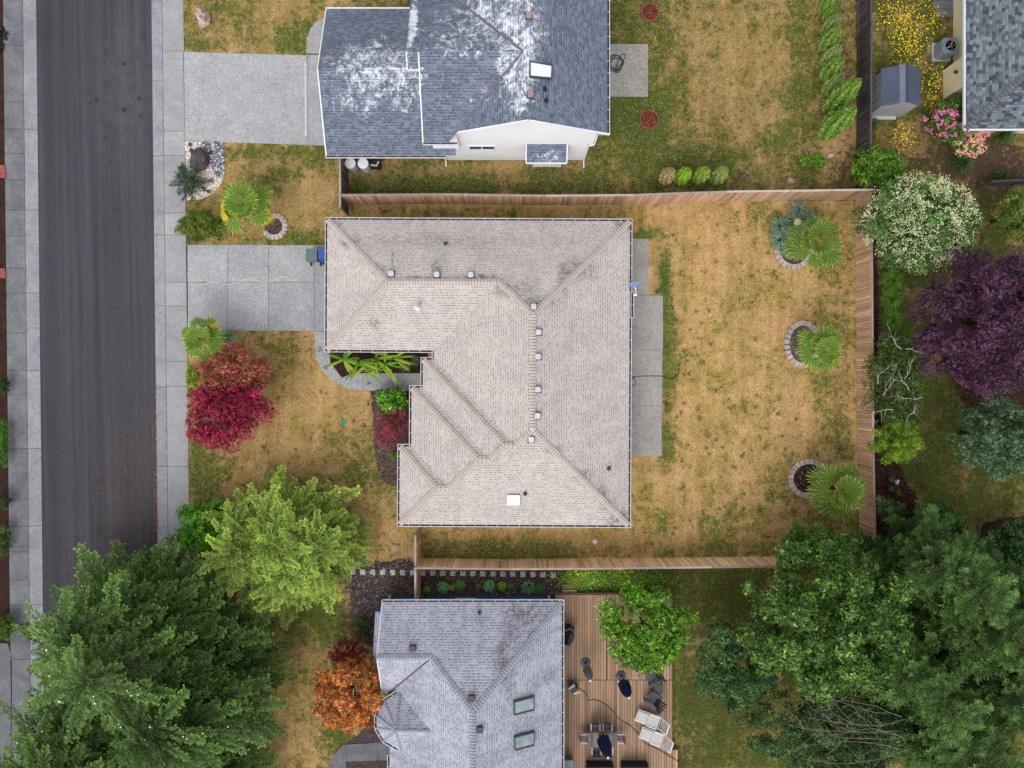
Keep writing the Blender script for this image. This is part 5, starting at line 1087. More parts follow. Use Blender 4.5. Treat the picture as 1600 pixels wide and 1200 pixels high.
def umbrella(px, py, matn, label, h=2.6, r=.2, base=True):
    t = thing('closed_umbrella', label, 'umbrella', P(px, py, DZ)); MB().lathe([(.024, 0), (.024, h)], (0, 0), 8).build('pole', 'metal', t, local=True)
    MB().lathe([(r*.7, h*.3), (r*1.1, h*.36), (r*1.2, h*.52), (r*.85, h*.8), (r*.4, h*.94), (.03, h)], (0, 0), 16, star=.38).build('canopy', matn, t, local=True)
    MB().lathe([(.02, h), (.06, h+.03), (.06, h+.07), (.02, h+.1)], (0, 0), 10).build('finial', 'white', t, local=True)
    if base: MB().lathe([(.3, 0), (.3, .05), (.12, .09), (.04, .2)], (0, 0), 20).build('base', 'darkmetal', t, local=True)
umbrella(915, 1035.5, 'greycanvas', 'folded grey umbrella on a round base near the house wall', 2.4, .23); umbrella(970, 1056, 'navy', 'folded navy umbrella beside the deck tree', 2.8, .31); umbrella(939, 1141, 'navy', 'folded navy umbrella rising through the dining table', 2.95, .34, False)
t = thing('dining_table', 'weathered grey slatted wooden dining table on the deck', 'table', P(939, 1146, DZ)); tz_ = .72
for k in range(11): MB().box(-.86+k*.157, -.715+k*.157, -.43, .43, tz_, tz_+.03).build('slat', 'teak', t, local=True)
MB().box(-.86, .86, -.43, -.36, tz_-.07, tz_-.003).box(-.86, .86, .36, .43, tz_-.07, tz_-.003).build('apron', 'teak', t, local=True)
for sx in (-1, 1):
    for sy in (-1, 1): MB().box(sx*.78-.035, sx*.78+.035, sy*.37-.035, sy*.37+.035, 0, tz_).build('leg', 'teak', t, local=True)
def dchair(px, py, rot, label):
    t = thing('dining_chair', label, 'chair', P(px, py, DZ), rot, 'mauve sling chairs around the dining table')
    MB().box(-.22, .22, -.22, .2, .42, .45).build('seat', 'sling', t, local=True); MB().ob((0, .25, .7), (.44, .03, .52), rx=-.2).build('backrest', 'sling', t, local=True)
    for s in (-1, 1):
        MB().bar((s*.26, -.25, .64), (s*.26, .26, .66), .04, .025).build('armrest', 'paver', t, local=True); MB().bar((s*.25, -.24, .64), (s*.26, -.26, 0), .025, .025).build('leg', 'paver', t, local=True); MB().bar((s*.25, .2, .45), (s*.26, .3, 0), .025, .025).build('leg', 'paver', t, local=True)
for (x, y, r_, lb) in ((928.5, 1129, 0, 'mauve dining chair at the upper left side of the table'), (947, 1129, 0, 'mauve dining chair at the upper right side of the table'), (911, 1146, 90, 'mauve dining chair at the left end of the table'), (966, 1146, -90, 'mauve dining chair at the right end of the table'), (930, 1163, 180, 'mauve dining chair at the lower left side of the table'), (948, 1163, 180, 'mauve dining chair under the folded umbrella tip')): dchair(x, y, R(r_), lb)
def sofa(px, label):
    t = thing('wicker_sofa', label, 'sofa', P(px, 1196, DZ), 0, 'dark wicker sofas at the bottom edge')
    MB().box(-.78, .78, .12, .3, 0, .72).build('backrest', 'blackwicker', t, local=True); MB().box(-.78, .78, -.6, .12, 0, .3).build('base', 'blackwicker', t, local=True)
    for s in (-1, 1): MB().box(s*.72-.08, s*.72+.08, -.6, .115, .3, .55).build('armrest', 'blackwicker', t, local=True); MB().box(s*.32-.3, s*.32+.3, -.55, .1, .3, .42).build('cushion', 'greychair', t, local=True)
sofa(936, 'left dark wicker sofa cut by the bottom edge'); sofa(990, 'right dark wicker sofa cut by the bottom edge')
# covered grill, round grill, storage box, pressure washer
t = thing('covered_grill', 'barbecue under a creased black cover against the house', 'grill', P(887, 988, DZ), R(-12))
MB().prism([(-.26, -.5), (.2, -.5), (.36, .05), (.3, .38), (.0, .55), (-.3, .42), (-.36, .1)], .02, .85).build('cover', 'blackcover', t, local=True)
MB().add([(-.22, -.42, .85), (.14, -.44, .85), (.3, .05, .85), (.2, .32, .85), (0, .45, .85), (-.28, .3, .85), (-.05, -.4, 1.0), (.02, .35, 1.06)], [(0, 1, 6), (1, 2, 7, 6), (2, 3, 7), (3, 4, 7), (4, 5, 7), (5, 0, 6, 7)]).build('hood', 'blackcover', t, local=True)
t = thing('kettle_grill', 'round black kettle grill partly under the lilac roof edge', 'grill', P(874, 954, DZ)); MB().lathe([(.1, .45), (.25, .52), (.31, .68), (.31, .72), (.25, .86), (.06, .96)], (0, 0), 20).build('bowl', 'blackcover', t, local=True, smooth=True)
MB().bar((-.08, 0, .99), (.08, 0, .99), .03, .03).build('handle', 'metal', t, local=True)
for k in range(3): MB().bar((.12*math.cos(k*2.1), .12*math.sin(k*2.1), .5), (.3*math.cos(k*2.1), .3*math.sin(k*2.1), 0), .03, .03).build('leg', 'metal', t, local=True)
t = thing('storage_box', 'grey green storage box at the bottom by the house wall', 'storage box', P(886, 1192, DZ)); MB().box(-.35, .3, -.5, .45, 0, .55).build('body', 'bingrey', t, local=True); MB().box(-.37, .32, -.52, .47, .55, .6).build('lid', 'acbody', t, local=True)
MB().lathe([(.12, .6), (.14, .7), (.05, .74)], (0, -.2), 12).build('handle', 'metal', t, local=True)
t = thing('pressure_washer', 'small black and white pressure washer with cable on the deck', 'pressure washer', P(894, 1070, DZ), R(35))
MB().box(-.2, .2, -.25, .15, .08, .5).build('body', 'black', t, local=True); MB().box(-.22, .22, .1, .2, .35, .62).build('panel', 'cushion', t, local=True)
for s in (-1, 1): MB().tube([(s*.22, -.1, .12), (s*.27, -.1, .12)], .12, 12).build('wheel', 'black', t, local=True)
MB().bar((-.12, -.3, .3), (.12, -.42, .3), .06, .04).bar((-.15, -.25, .45), (.0, -.45, .4), .05, .04).bar((.05, -.28, .5), (.16, -.5, .35), .05, .04).build('spray_gun', 'white', t, local=True)
hose('long black cable curving across the deck from the pressure washer', [(902, 1074), (910, 1079), (917, 1086), (918, 1094), (928, 1093.5), (940, 1097), (955, 1108), (968, 1124), (985, 1134), (998, 1148), (1010, 1162), (1030, 1172), (1055, 1187), (1061, 1192)], DZ+.025, .018, 'power_cable')
tag(MB().box(-.12, .12, -.9, .9, 0, 1.4).build('door_screen', 'navy', None, P(876, 1050, DZ)), 'dark blue panel standing beside the house wall on the deck', 'panel')
# pots and statue in the east bed
for (px, py, lb) in ((1389, 748, 'round green plant pot nearest the white ornament'), (1389, 763, 'round plant pot left of the lowest pot'), (1399, 769, 'round plant pot lowest of three in the soil bed')):
    t = thing('plant_pot', lb, 'pot', P(px, py), group='round pots in the soil bed'); MB().lathe([(.14, 0), (.2, .28), (.17, .3)], (0, 0), 14).build('pot', 'terracotta', t, local=True)
    n = 160; dd = unit(rng.normal(0, 1, (n, 3))); dd[:, 2] = np.abs(dd[:, 2]); V, Fq, C = leaves_at(np.array(t.location)+np.array([0, 0, .28])+dd*.16, dd, .08, colors(n, [(92, 104, 66), (70, 84, 54)])); np_mesh('foliage', V, Fq, C, 'leaf', t)
t = thing('garden_ornament', 'small white bird shaped ornament beside the round pots', 'ornament', P(1398, 753)); MB().rock((0, 0, .18), (.1, .15, .18), 2, rough=.08).build('body', 'white', t, local=True, smooth=True); MB().rock((0, .12, .38), (.06, .08, .06), 3, rough=.08).build('head', 'white', t, local=True)
# car under the conifer
cq = P(222, 958); t = thing('parked_car', 'silver blue car parked at the kerb, hidden beneath the big conifer', 'car', (cq.x, cq.y, -.09))
prof = [(-2.2, .35), (-2.2, .8), (-1.5, .95), (-.9, 1.4), (.7, 1.42), (1.4, 1.0), (2.1, .92), (2.25, .65), (2.25, .35)]
vs = [(sx*(.86 if z < 1 else .68), y, z) for sx in (-1, 1) for (y, z) in prof]; n_ = len(prof)
MB().add(vs, [tuple(range(n_)), tuple(range(2*n_-1, n_-1, -1))]+[(i, n_+i, n_+(i+1) % n_, (i+1) % n_) for i in range(n_)]).build('body', 'carpaint', t, local=True)
for s in (-1, 1):
    for y in (-1.4, 1.4): MB().tube([(s*.7, y, .32), (s*.9, y, .32)], .32, 16).build('wheel', 'black', t, local=True)
    MB().box(s*.66-.12, s*.66+.12, 2.2, 2.28, .68, .85).build('tail_light', 'tail', t, local=True)
MB().add([(-.6, .76, 1.435), (.6, .76, 1.435), (.64, 1.36, 1.06), (-.64, 1.36, 1.06)], [(0, 1, 2, 3)]).build('rear_window', 'glass', t, local=True)

# ------------------------------------------------------------------ palms, agaves, bananas
def fan_mesh(name, r, pal, seg=22, spread=285, split=.64, droop=.22, seed=0):
    rr = random.Random(seed); V = []; Fc = []; Cl = []; a0 = -spread/2; c1, c2, ct = [np.array(L(*c, k=1.)) for c in pal]
    def ad(v, c): V.append(v); Cl.append(c); return len(V)-1
    pl = .45*r
    b = [ad((0, -.012, 0), c2), ad((pl, -.012, .03), c2), ad((pl, .012, .03), c2), ad((0, .012, 0), c2)]; Fc.append(b)
    for i in range(seg):
        a = R(a0+spread*(i+.5)/seg); da = R(spread/seg/2)*.98; l = r*(.82+.18*math.cos(a*.7))*rr.uniform(.85, 1.1)
        def pt(rad, ang, z): return (pl+rad*math.cos(ang), rad*math.sin(ang), .03+z-droop*(rad/r)**2*r*(.5+.25*abs(ang)))
        sh_ = (.72 if i % 2 else 1.2)*rr.uniform(.85, 1.1); da *= .93; zf = .03*(1 if i % 2 else -1)
        o = ad(pt(0, a, 0), c1*.9*sh_); q1_ = ad(pt(l*split, a-da, 0), c1*sh_); q2_ = ad(pt(l*split, a+da, 0), c1*sh_); m_ = ad(pt(l*split*1.05, a, .03), c1*sh_*1.1); tp_ = ad(pt(l, a+rr.uniform(-.03, .03), zf), ct*sh_)
        Fc += [[o, q1_, m_, o], [o, m_, q2_, o], [q1_, tp_, m_, q1_], [m_, tp_, q2_, m_]]
    F3 = [f[:3] if f[0] == f[-1] else f for f in Fc]; me = bpy.data.meshes.new(name); me.from_pydata(V, [], F3)
    at = me.color_attributes.new('Col', 'FLOAT_COLOR', 'POINT')
    for i, c in enumerate(Cl): at.data[i].color = (*np.clip(c, 0, 1), 1)
    me.materials.append(M['leaf']); return me
PG = [fan_mesh('frond', 1., ((100, 132, 40), (176, 176, 76), (188, 192, 88)), seed=s, spread=sp_) for s, sp_ in ((1, 300), (2, 270), (3, 320))]
PD = [fan_mesh('frond', 1., ((92, 118, 38), (160, 162, 74), (172, 176, 84)), seed=s, spread=sp_) for s, sp_ in ((4, 300), (5, 270))]
PY = [fan_mesh('frond', 1., ((196, 176, 50), (190, 160, 70), (222, 178, 60)), seed=9, spread=240)]
def palm(px, py, rpx, h, label, kinds, yellow=0, n=26, group='fan palms'):
    q = P(px, py, h); s = (H-h)/F; Rr = rpx*s*.95; root = thing('fan_palm', label, 'palm', (q.x, q.y, 0), 0, group)
    mb = MB(); prof = [(.13+.02*(k % 2), h*k/14-.03) for k in range(14)]+[(.16, h-.1), (.05, h+.05)]; mb.lathe(prof, (0, 0), 10).build('trunk', 'palmtrunk', root, local=True)
    for i in range(n):
        if random.random() < .16: continue
        inn = i < n*.42; t = random.uniform(.05, .55) if inn else random.uniform(.78, 1.); az = i*2.39996*1.+random.uniform(-.2, .2); D_ = Rr*(.1+.5*t)*random.uniform(.85, 1.15); fr = Rr*(.38 if inn else .46)*random.uniform(.85, 1.15); me = random.choice(kinds)
        if yellow and i >= n-yellow: me = PY[0]; D_ = Rr*.68
        tilt = (-.7 if inn else .2)+random.uniform(-.3, .4)
        if yellow and i >= n-yellow: tilt = .8
        zc = h+Rr*(.45-.5*t*t)+random.uniform(-.12, .12); o = bpy.data.objects.new('frond', me); col.objects.link(o); o.parent = root
        k_ = .45*fr; o.location = (math.cos(az)*(D_-k_*math.cos(tilt)), math.sin(az)*(D_-k_*math.cos(tilt)), zc+k_*math.sin(tilt))
        o.rotation_euler = (random.uniform(-.3, .3), tilt, az); o.scale = (fr,)*3
        mb2 = MB().tube([(0, 0, h), (math.cos(az)*D_*.5, math.sin(az)*D_*.5, (h+zc)/2+.06), tuple(o.location)], [.02, .014, .01], 4); mb2.build('stalk', 'stalk', root, local=True)
    return root
palm(383, 322, 50, 2.3, 'fan palm with yellowed lower fronds north of the driveway', PG, 4, 27)
palm(316, 531, 42, 2.2, 'yellow green fan palm beside the red maples and pavement', PG, 1, 25)
palm(1273, 380, 50, 2.6, 'fan palm growing behind the blue agaves', PD, 0, 27); palm(1284, 546, 42, 2.3, 'fan palm at the middle oval stone ring', PG, 0, 25); palm(1312, 765, 53, 2.5, 'fan palm overhanging the east fence near the south ring', PD, 0, 27)
def rosette(name, label, px, py, r, n, h, pal, wdt=.05, cat='plant', group=None, z=0., stiff=.6):
    q = P(px, py, z); root = thing(name, label, cat, q, 0, group); rr = r*H/F
    V = []; Fc = []; Cl = []
    for i in range(n):
        az = i*2.39996+random.uniform(-.15, .15); t = (i+.5)/n; el = R(80-65*t); l = rr*random.uniform(.85, 1.15)/max(.45, math.cos(el*stiff)); e_ = np.array([math.cos(az), math.sin(az), 0]); s_ = np.array([-e_[1], e_[0], 0]); b = len(V)
        p1 = e_*l*.5*math.cos(el)+np.array([0, 0, h*.3+l*.5*math.sin(el)]); p2 = e_*l*math.cos(el*.8)+np.array([0, 0, h*.3+l*.8*math.sin(el)*stiff]); o = np.array([0, 0, h*.3]); c = np.array(L(*random.choice(pal), k=1.1))*random.uniform(.85, 1.15)
        V += [o-s_*wdt*.5, o+s_*wdt*.5, p1+s_*wdt, p1+np.array([0, 0, -.02]), p1-s_*wdt, p2]; Cl += [c*.8]*2+[c]*3+[c*1.15]
        Fc += [(b, b+1, b+2, b+3), (b, b+3, b+4, b+4), (b+3, b+2, b+5, b+5), (b+4, b+3, b+5, b+5)]
    me = bpy.data.meshes.new('foliage'); me.from_pydata([tuple(v) for v in V], [], [f if f[2] != f[3] else f[:3] for f in Fc]); at = me.color_attributes.new('Col', 'FLOAT_COLOR', 'POINT')
    for i, c in enumerate(Cl): at.data[i].color = (*np.clip(c, 0, 1), 1)
    me.materials.append(M['leaf']); o = bpy.data.objects.new('leaf_rosette', me); col.objects.link(o); o.parent = root; return root
AG = [(110, 140, 116), (134, 160, 134), (92, 122, 100)]
for (px, py, r, lb) in ((1213, 356, 16, 'blue green yucca leftmost beside the back palm'), (1243, 329, 13, 'blue green yucca topmost by the back palm'), (1237, 349, 18, 'large blue green yucca touching the white flower head'), (1213, 377, 15, 'grey green yucca below the leftmost one'), (1228, 372, 14, 'yucca between palm and stone ring'), (1262, 342, 12, 'yucca behind the palm crown'), (1226, 394, 12, 'lowest yucca inside the stone ring'), (360, 526, 14, 'blue green yucca between driveway and red maples')):
    rosette('yucca', lb, px, py, r*1.25, 60, .6, AG, .034, 'yucca', 'blue green yuccas' if px > 1000 else None)
t = thing('yucca_flower', 'creamy white flower head among the blue yuccas', 'flower', P(1245, 347)); n = 300; dd = unit(rng.normal(0, 1, (n, 3))); V, Fq, C = leaves_at(np.array(P(1246, 347, .9))+dd*.2, dd, .09, colors(n, [(226, 220, 180), (206, 200, 158)])); np_mesh('petals', V, Fq, C, 'petal', t)
MB().tube([(0, 0, 0), (0.05, 0, .85)], .02, 6).build('stem', 'bark', t, local=True)
# banana leaves
bn = thing('banana_plants', 'cluster of yellow green banana plants beside the curved path', 'banana plant', P(580, 568))
def banana_leaf(p, az, l, w_, el, arch):
    V = []; Cl = []; Fc = []; n = 9; e_ = Vector((math.cos(az), math.sin(az), 0)); s_ = Vector((-e_.y, e_.x, 0)); fold = random.uniform(.1, .5); tear = [random.uniform(.7, 1.1) for _ in range(n+1)]
    g1 = np.array(L(*random.choice([(98, 146, 34), (128, 164, 40), (74, 120, 32), (150, 172, 54)]), k=.95)); rib = np.array(L(206, 214, 60, k=1.))
    for k in range(n+1):
        t = k/n; c = Vector(p)+e_*l*t*math.cos(el)+Vector((0, 0, l*(math.sin(el)*t-arch*t*t))); ww = w_*math.sin(math.pi*min(1, .12+t*.9))**.7*tear[k]*(1 if t < .97 else .2)
        for (u, cc) in ((-1, g1), (-.12, g1*1.1), (0, rib), (.12, g1*1.1), (1, g1)): V.append(c+s_*u*ww+Vector((0, 0, -abs(u)*fold*ww+(.012 if u == 0 else 0)))); Cl.append(cc)
    for k in range(n):
        for j in range(4): b = k*5+j; Fc.append((b, b+1, b+6, b+5))
    me = bpy.data.meshes.new('banana_leaf'); me.from_pydata([tuple(v) for v in V], [], Fc); at = me.color_attributes.new('Col', 'FLOAT_COLOR', 'POINT')
    for i, c in enumerate(Cl): at.data[i].color = (*np.clip(c, 0, 1), 1)
    me.materials.append(M['leaf']); o = bpy.data.objects.new('leaf', me); col.objects.link(o); o.parent = bn
for (px, py) in ((545, 563), (568, 566), (592, 562), (607, 570), (620, 560)):
    b0 = P(px, py)-Vector(bn.location); MB().lathe([(.09, 0), (.07, 1.), (.04, 1.4)], (b0.x, b0.y), 8).build('stem', 'yellow' if 0 else 'bark', bn, local=True)
    for k in range(10): banana_leaf((b0.x, b0.y, 1.25), random.choice([R(200), R(-30), R(-60), R(-110), R(170), R(10), R(60), R(-10)])+random.uniform(-.35, .35), random.uniform(1.0, 1.9), random.uniform(.05, .12), R(random.uniform(0, 42)), random.uniform(.1, .4))
rosette('grass_tuft', 'pale pinkish spiky tuft by the house corner in the soil bed', 632, 572, 13, 50, .3, [(190, 166, 150), (150, 130, 110), (120, 130, 90)], .012); rosette('grass_tuft', 'grey spiky tuft right of the banana plants', 650, 562, 10, 40, .3, [(150, 160, 140), (120, 130, 110)], .012)

# ------------------------------------------------------------------ trees and shrubs
# west side
leafy('maple_tree', 'crimson leaved japanese maple over the front lawn', 354, 641, 72, 60, .6, 3.6, 34000, .11, [(150, 34, 66), (122, 26, 56), (176, 56, 84), (98, 22, 46)], 34, .27)
leafy('maple_tree', 'rusty red brown maple just behind the crimson one', 362, 577, 62, 42, .8, 3.3, 22000, .1, [(150, 76, 66), (122, 58, 56), (176, 108, 78), (128, 84, 52)], 26, .27, spread=.5)
leafy('shrub', 'bright yellow green shrub edge left of the rusty maple', 300, 592, 10, 24, .2, 1.4, 2600, .1, [(140, 160, 40), (100, 130, 36)], 8, .4, cat='shrub', trunk=True, tr=.03)
leafy('shrub', 'rounded olive green shrub beside the driveway palm', 317, 352, 40, 27, .1, 1.7, 15000, .1, [(78, 108, 34), (98, 128, 42), (122, 112, 52), (60, 86, 28)], 26, .25, cat='shrub', tr=.04)
conifer('juniper', 'small dark juniper overhanging the white gravel', 301, 286, .8, .9, 40, 6, .3, (44, 66, 52), (92, 112, 88), z0=.1, cat='shrub', lift=.2)
leafy('shrub', 'bright green round leaved shrub at the house front', 611, 628, 27, 23, .1, 1.5, 3600, .17, [(86, 136, 36), (116, 162, 52), (66, 108, 30)], 20, .28, asp=.8, cat='shrub', tr=.04)
leafy('maple_tree', 'low dark red laceleaf maple against the front wall', 610, 668, 31, 38, .15, 1.9, 17000, .08, [(134, 60, 70), (104, 46, 56), (162, 84, 88)], 22, .28, cat='shrub', asp=.25, tr=.05)
leafy('shrub', 'tiny yellow green shrub below the laceleaf maple', 617, 714, 8, 7, .05, .5, 500, .1, [(120, 150, 40), (90, 120, 36)], 6, .4, cat='shrub', trunk=False)
conifer('cypress_tree', 'large light yellow green cypress beside the front lawn', 464, 838, 4.25, 4.2, 190, 4, 1.65, (60, 92, 34), (174, 196, 84), z0=.6, power=.45, tpl=TPLC, up=.15, kv=1., lift=.12, dead=30, leaders=((-.1, .1, .8, 1), (.5, .02, .66, .92), (-.55, -.02, .62, .88), (.12, -.25, .65, .85), (.22, .25, .6, .9)))
leafy('laurel_shrub', 'bright green laurel between the cypress and the pavement', 322, 820, 52, 42, .2, 2.6, 13000, .13, [(72, 128, 24), (96, 156, 34), (58, 102, 24)], 26, .27, cat='shrub')
CG = dict(base=(40, 64, 28), tip=(112, 140, 62)); 
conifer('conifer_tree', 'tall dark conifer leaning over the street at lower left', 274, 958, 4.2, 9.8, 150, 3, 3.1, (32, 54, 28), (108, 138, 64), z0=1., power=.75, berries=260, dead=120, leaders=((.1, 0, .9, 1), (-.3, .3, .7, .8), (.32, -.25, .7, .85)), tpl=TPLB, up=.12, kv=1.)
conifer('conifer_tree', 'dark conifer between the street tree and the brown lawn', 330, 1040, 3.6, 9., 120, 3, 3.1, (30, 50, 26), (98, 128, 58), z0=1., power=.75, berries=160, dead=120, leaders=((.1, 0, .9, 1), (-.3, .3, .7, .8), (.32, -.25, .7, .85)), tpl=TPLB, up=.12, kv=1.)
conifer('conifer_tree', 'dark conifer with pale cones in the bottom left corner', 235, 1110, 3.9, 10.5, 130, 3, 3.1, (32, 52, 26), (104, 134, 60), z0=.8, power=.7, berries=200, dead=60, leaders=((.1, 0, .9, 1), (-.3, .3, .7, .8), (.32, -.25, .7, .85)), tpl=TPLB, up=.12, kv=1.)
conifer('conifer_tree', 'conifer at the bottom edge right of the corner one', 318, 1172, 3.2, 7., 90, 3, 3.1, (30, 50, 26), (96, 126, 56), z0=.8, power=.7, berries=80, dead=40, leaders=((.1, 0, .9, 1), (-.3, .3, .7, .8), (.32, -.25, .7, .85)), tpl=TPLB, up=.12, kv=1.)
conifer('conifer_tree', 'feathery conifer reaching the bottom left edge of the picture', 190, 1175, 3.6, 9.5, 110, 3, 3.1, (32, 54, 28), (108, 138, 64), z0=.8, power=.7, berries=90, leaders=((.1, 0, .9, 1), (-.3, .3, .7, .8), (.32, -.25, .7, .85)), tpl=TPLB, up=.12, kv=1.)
leafy('shrub', 'wispy dark green shrub on the mulch corner by the lilac roof', 563, 985, 16, 22, .1, .9, 1500, .09, [(62, 84, 36), (84, 108, 46)], 10, .3, cat='shrub', tr=.02)
leafy('maple_tree', 'orange and gold leaved maple beside the turret', 545, 1087, 56, 60, 1., 4.2, 27000, .13, [(196, 128, 60), (184, 100, 58), (206, 152, 68), (134, 66, 46), (204, 124, 80), (160, 128, 52), (110, 50, 44)], 36, .25)
leafy('maple_tree', 'dark red maple behind the orange one', 545, 1024, 34, 24, .6, 2.8, 7000, .1, [(112, 36, 40), (84, 28, 34), (136, 52, 46)], 18, .3)
for (px, py, rx, ry, lb, pl) in ((4, 603, 7, 16, 'dark green shrub at the left edge, smallest', [(54, 84, 34), (44, 66, 30)]), (3, 692, 8, 45, 'long clipped bright green hedge at the left edge', [(84, 132, 44), (66, 110, 38)]), (3, 785, 10, 14, 'dull olive shrub at the left edge', [(84, 80, 48), (64, 66, 40)]), (3, 842, 13, 26, 'mossy green shrub at the left edge', [(80, 106, 36), (60, 84, 30)]), (3, 982, 19, 22, 'rounded green shrub lowest at the left edge', [(84, 112, 36), (64, 90, 30)])):
    leafy('shrub', lb, px, py, rx, ry, .05, .9, 2600+int(rx*ry*5), .08, pl, 16, .3, cat='shrub', tr=.03)
MB_ = None
t = leafy('tree', 'dark tree overhanging the top left corner', -6, 55, 14, 20, 1, 3, 3500, .12, [(40, 42, 40), (52, 54, 48)], 12, .4, trunk=False)
# south bed plants
for i, (px, py, r, pl, lb) in enumerate(((692.5, 918, 9, [(126, 176, 120), (100, 156, 96)], 'pale green plant left of the bright one in the mulch'), (719, 914, 8, [(104, 158, 60), (84, 138, 50)], 'bright green plant third from the short fence'), (706, 919, 5, [(120, 140, 50)], 'small yellow green seedling between two larger plants'), (667, 922, 6, [(104, 140, 50)], 'small green plant nearest the short fence'), (764, 916, 9, [(126, 180, 124), (104, 160, 100)], 'pale green plant in the middle of the mulch bed'), (747, 917, 5, [(76, 120, 64)], 'little dark green plant left of the middle one'), (784, 916, 7, [(130, 170, 40), (110, 150, 40)], 'lime green plant right of the middle one'), (798, 917, 5, [(90, 120, 50)], 'small dull plant right of the lime green one'), (826, 918, 11, [(116, 160, 128), (90, 136, 104)], 'largest blue green plant near the steps'), (843, 920, 7, [(66, 110, 40)], 'dark green plant right of the largest one'))):
    n = 90 if r < 7 else 170; q = np.array(P(px, py, .12)); rr = r*H/F; root = thing('garden_plant', lb, 'plant', P(px, py), group='young plants in the mulch bed'); a = rng.random(n)*6.283; k = rng.random(n)**.6*rr
    pos = q+np.stack([np.cos(a)*k, np.sin(a)*k, .22*(1-k/rr)], 1); nr = np.stack([np.cos(a)*.5, np.sin(a)*.5, np.ones(n)], 1); V, Fq, C = leaves_at(pos, nr, .13, colors(n, pl, .12), .55, .25); np_mesh('leaves', V, Fq, C, 'leaf', root)
for k in (1, 3, 5, 7, 9, 10, 11, 12, 13, 4):
    px = 558.8+15.65*(k-1); py = 893+.3*k; root = thing('ground_cover_tuft', 'green tuft between the %s and %s pale stepping stones counted from the west' % ((lambda o_, q: (o_[q-1], o_[q]))('first second third fourth fifth sixth seventh eighth ninth tenth eleventh twelfth thirteenth fourteenth fifteenth'.split(), k if k <= 5 and k != 4 or k > 5 else k)), 'plant', P(px, py), group='tufts between stepping stones')
    n = 60; a = rng.random(n)*6.283; kk = rng.random(n)**.5*.13; V, Fq, C = leaves_at(np.array(P(px, py, .04))+np.stack([np.cos(a)*kk, np.sin(a)*kk, rng.random(n)*.06], 1), np.tile([[0, 0, 1.]], (n, 1)), .06, colors(n, [(84, 116, 60), (70, 96, 66)]), .6, .5); np_mesh('leaves', V, Fq, C, 'leaf', root)
# deck tree
leafy('tree', 'bright lime green tree growing at the edge of the deck', 1011, 985, 73, 70, 1.6, 4.2, 30000, .14, [(76, 120, 28), (98, 146, 38), (56, 94, 24), (140, 172, 58)], 40, .24, wts=[.35, .3, .2, .15], twigs=5)
# north conifers
def column(px, py, r, h, label, pal, group, n=4200):
    r *= .84
    q = np.array(P(px, py)); root = thing('columnar_cedar', label, 'cedar', q, 0, group); t = rng.random(n)**.8; a = rng.random(n)*6.283; ridg = 1+.16*np.sin(a*7+t*9)+.08*np.sin(a*17)
    rad = r*(np.sin(np.pi*np.clip(t*.86+.13, 0, 1))**.75)*ridg*rng.uniform(.86, 1.03, n); pos = q+np.stack([np.cos(a)*rad, np.sin(a)*rad, .08+t*(h-.08)], 1)
    d = np.stack([np.cos(a), np.sin(a), .5*np.ones(n)+t], 1); up_ = np.stack([np.cos(a)*.4, np.sin(a)*.4, np.ones(n)], 1); nn = unit(np.cross(unit(d), rng.normal(0, 1, (n, 3)))*.6+unit(d)); tt = unit(up_-nn*(up_*nn).sum(1, keepdims=True)); b = np.cross(nn, tt)
    s = rng.uniform(.07, .13, (n, 1)); V, Fq, C = rhombi(pos, tt*s, b*s*.4, np.clip(colors(n, pal, .12)*(1+.25*np.sin(a*7+t*9))[:, None], 0, 1)); np_mesh('foliage', V, Fq, C, 'needle', root)
    MB().tube([(0, 0, 0), (0, 0, h*.8)], [.06, .02], 6).build('trunk', 'bark', root, local=True)
CP = [(88, 116, 40), (70, 96, 34), (108, 130, 54)]
for (px, py, r, h, lb, pl) in ((1285, 14, .5, 2.0, 'columnar cedar at the very top of the fence row', CP), (1289, 32, .36, 1.4, 'small cedar second from the top of the row', CP), (1287, 52, .42, 2.0, 'greyish cedar third from the top of the row', [(112, 124, 70), (90, 104, 54)]), (1284, 76, .5, 2.3, 'green cedar fourth from the top of the row', CP), (1286, 100, .42, 2.1, 'greyish cedar fifth from the top of the row', [(118, 130, 74), (94, 108, 54)]), (1286, 121, .5, 2.3, 'green cedar sixth from the top of the row', CP), (1288, 143, .42, 2.1, 'thin cedar just above the two big ones', [(112, 128, 66), (90, 106, 50)]), (1290, 172, .62, 4.0, 'upper of the two largest cedars touching the dark fence', CP), (1284, 211, .68, 3.9, 'lower of the two largest cedars by the dark fence', CP)):
    column(px, py, r, h, lb, pl, 'columnar cedars along the dark fence', 5200 if h > 3 else 3400)
for (px, py, h, lb, pl) in ((1037, 283, 2.1, 'brownish dying cedar leftmost of the four', [(140, 128, 84), (110, 104, 66), (150, 120, 90)]), (1061, 283, 2.1, 'brightest green cedar of the four above the long fence', [(112, 144, 34), (92, 126, 30)]), (1089, 282, 2.15, 'olive cedar third of the four', [(120, 134, 50), (96, 112, 42)]), (1116, 282, 2.2, 'greyish green cedar rightmost of the four', [(122, 132, 70), (96, 110, 52)])):
    column(px, py, .42, h, lb, pl, 'four small cedars above the long fence', 3200)
leafy('weed_clump', 'bright green leafy weed clump in the top right lawn corner', 1272, 252, 24, 13, .02, .5, 900, .15, [(104, 140, 40), (84, 118, 36)], 14, .25, cat='plant', trunk=False)
leafy('dead_shrub', 'dry brown tuft on the lawn near the four cedars', 1163, 275, 10, 8, .02, .35, 900, .09, [(140, 122, 100), (110, 94, 76)], 8, .4, cat='plant', trunk=False)
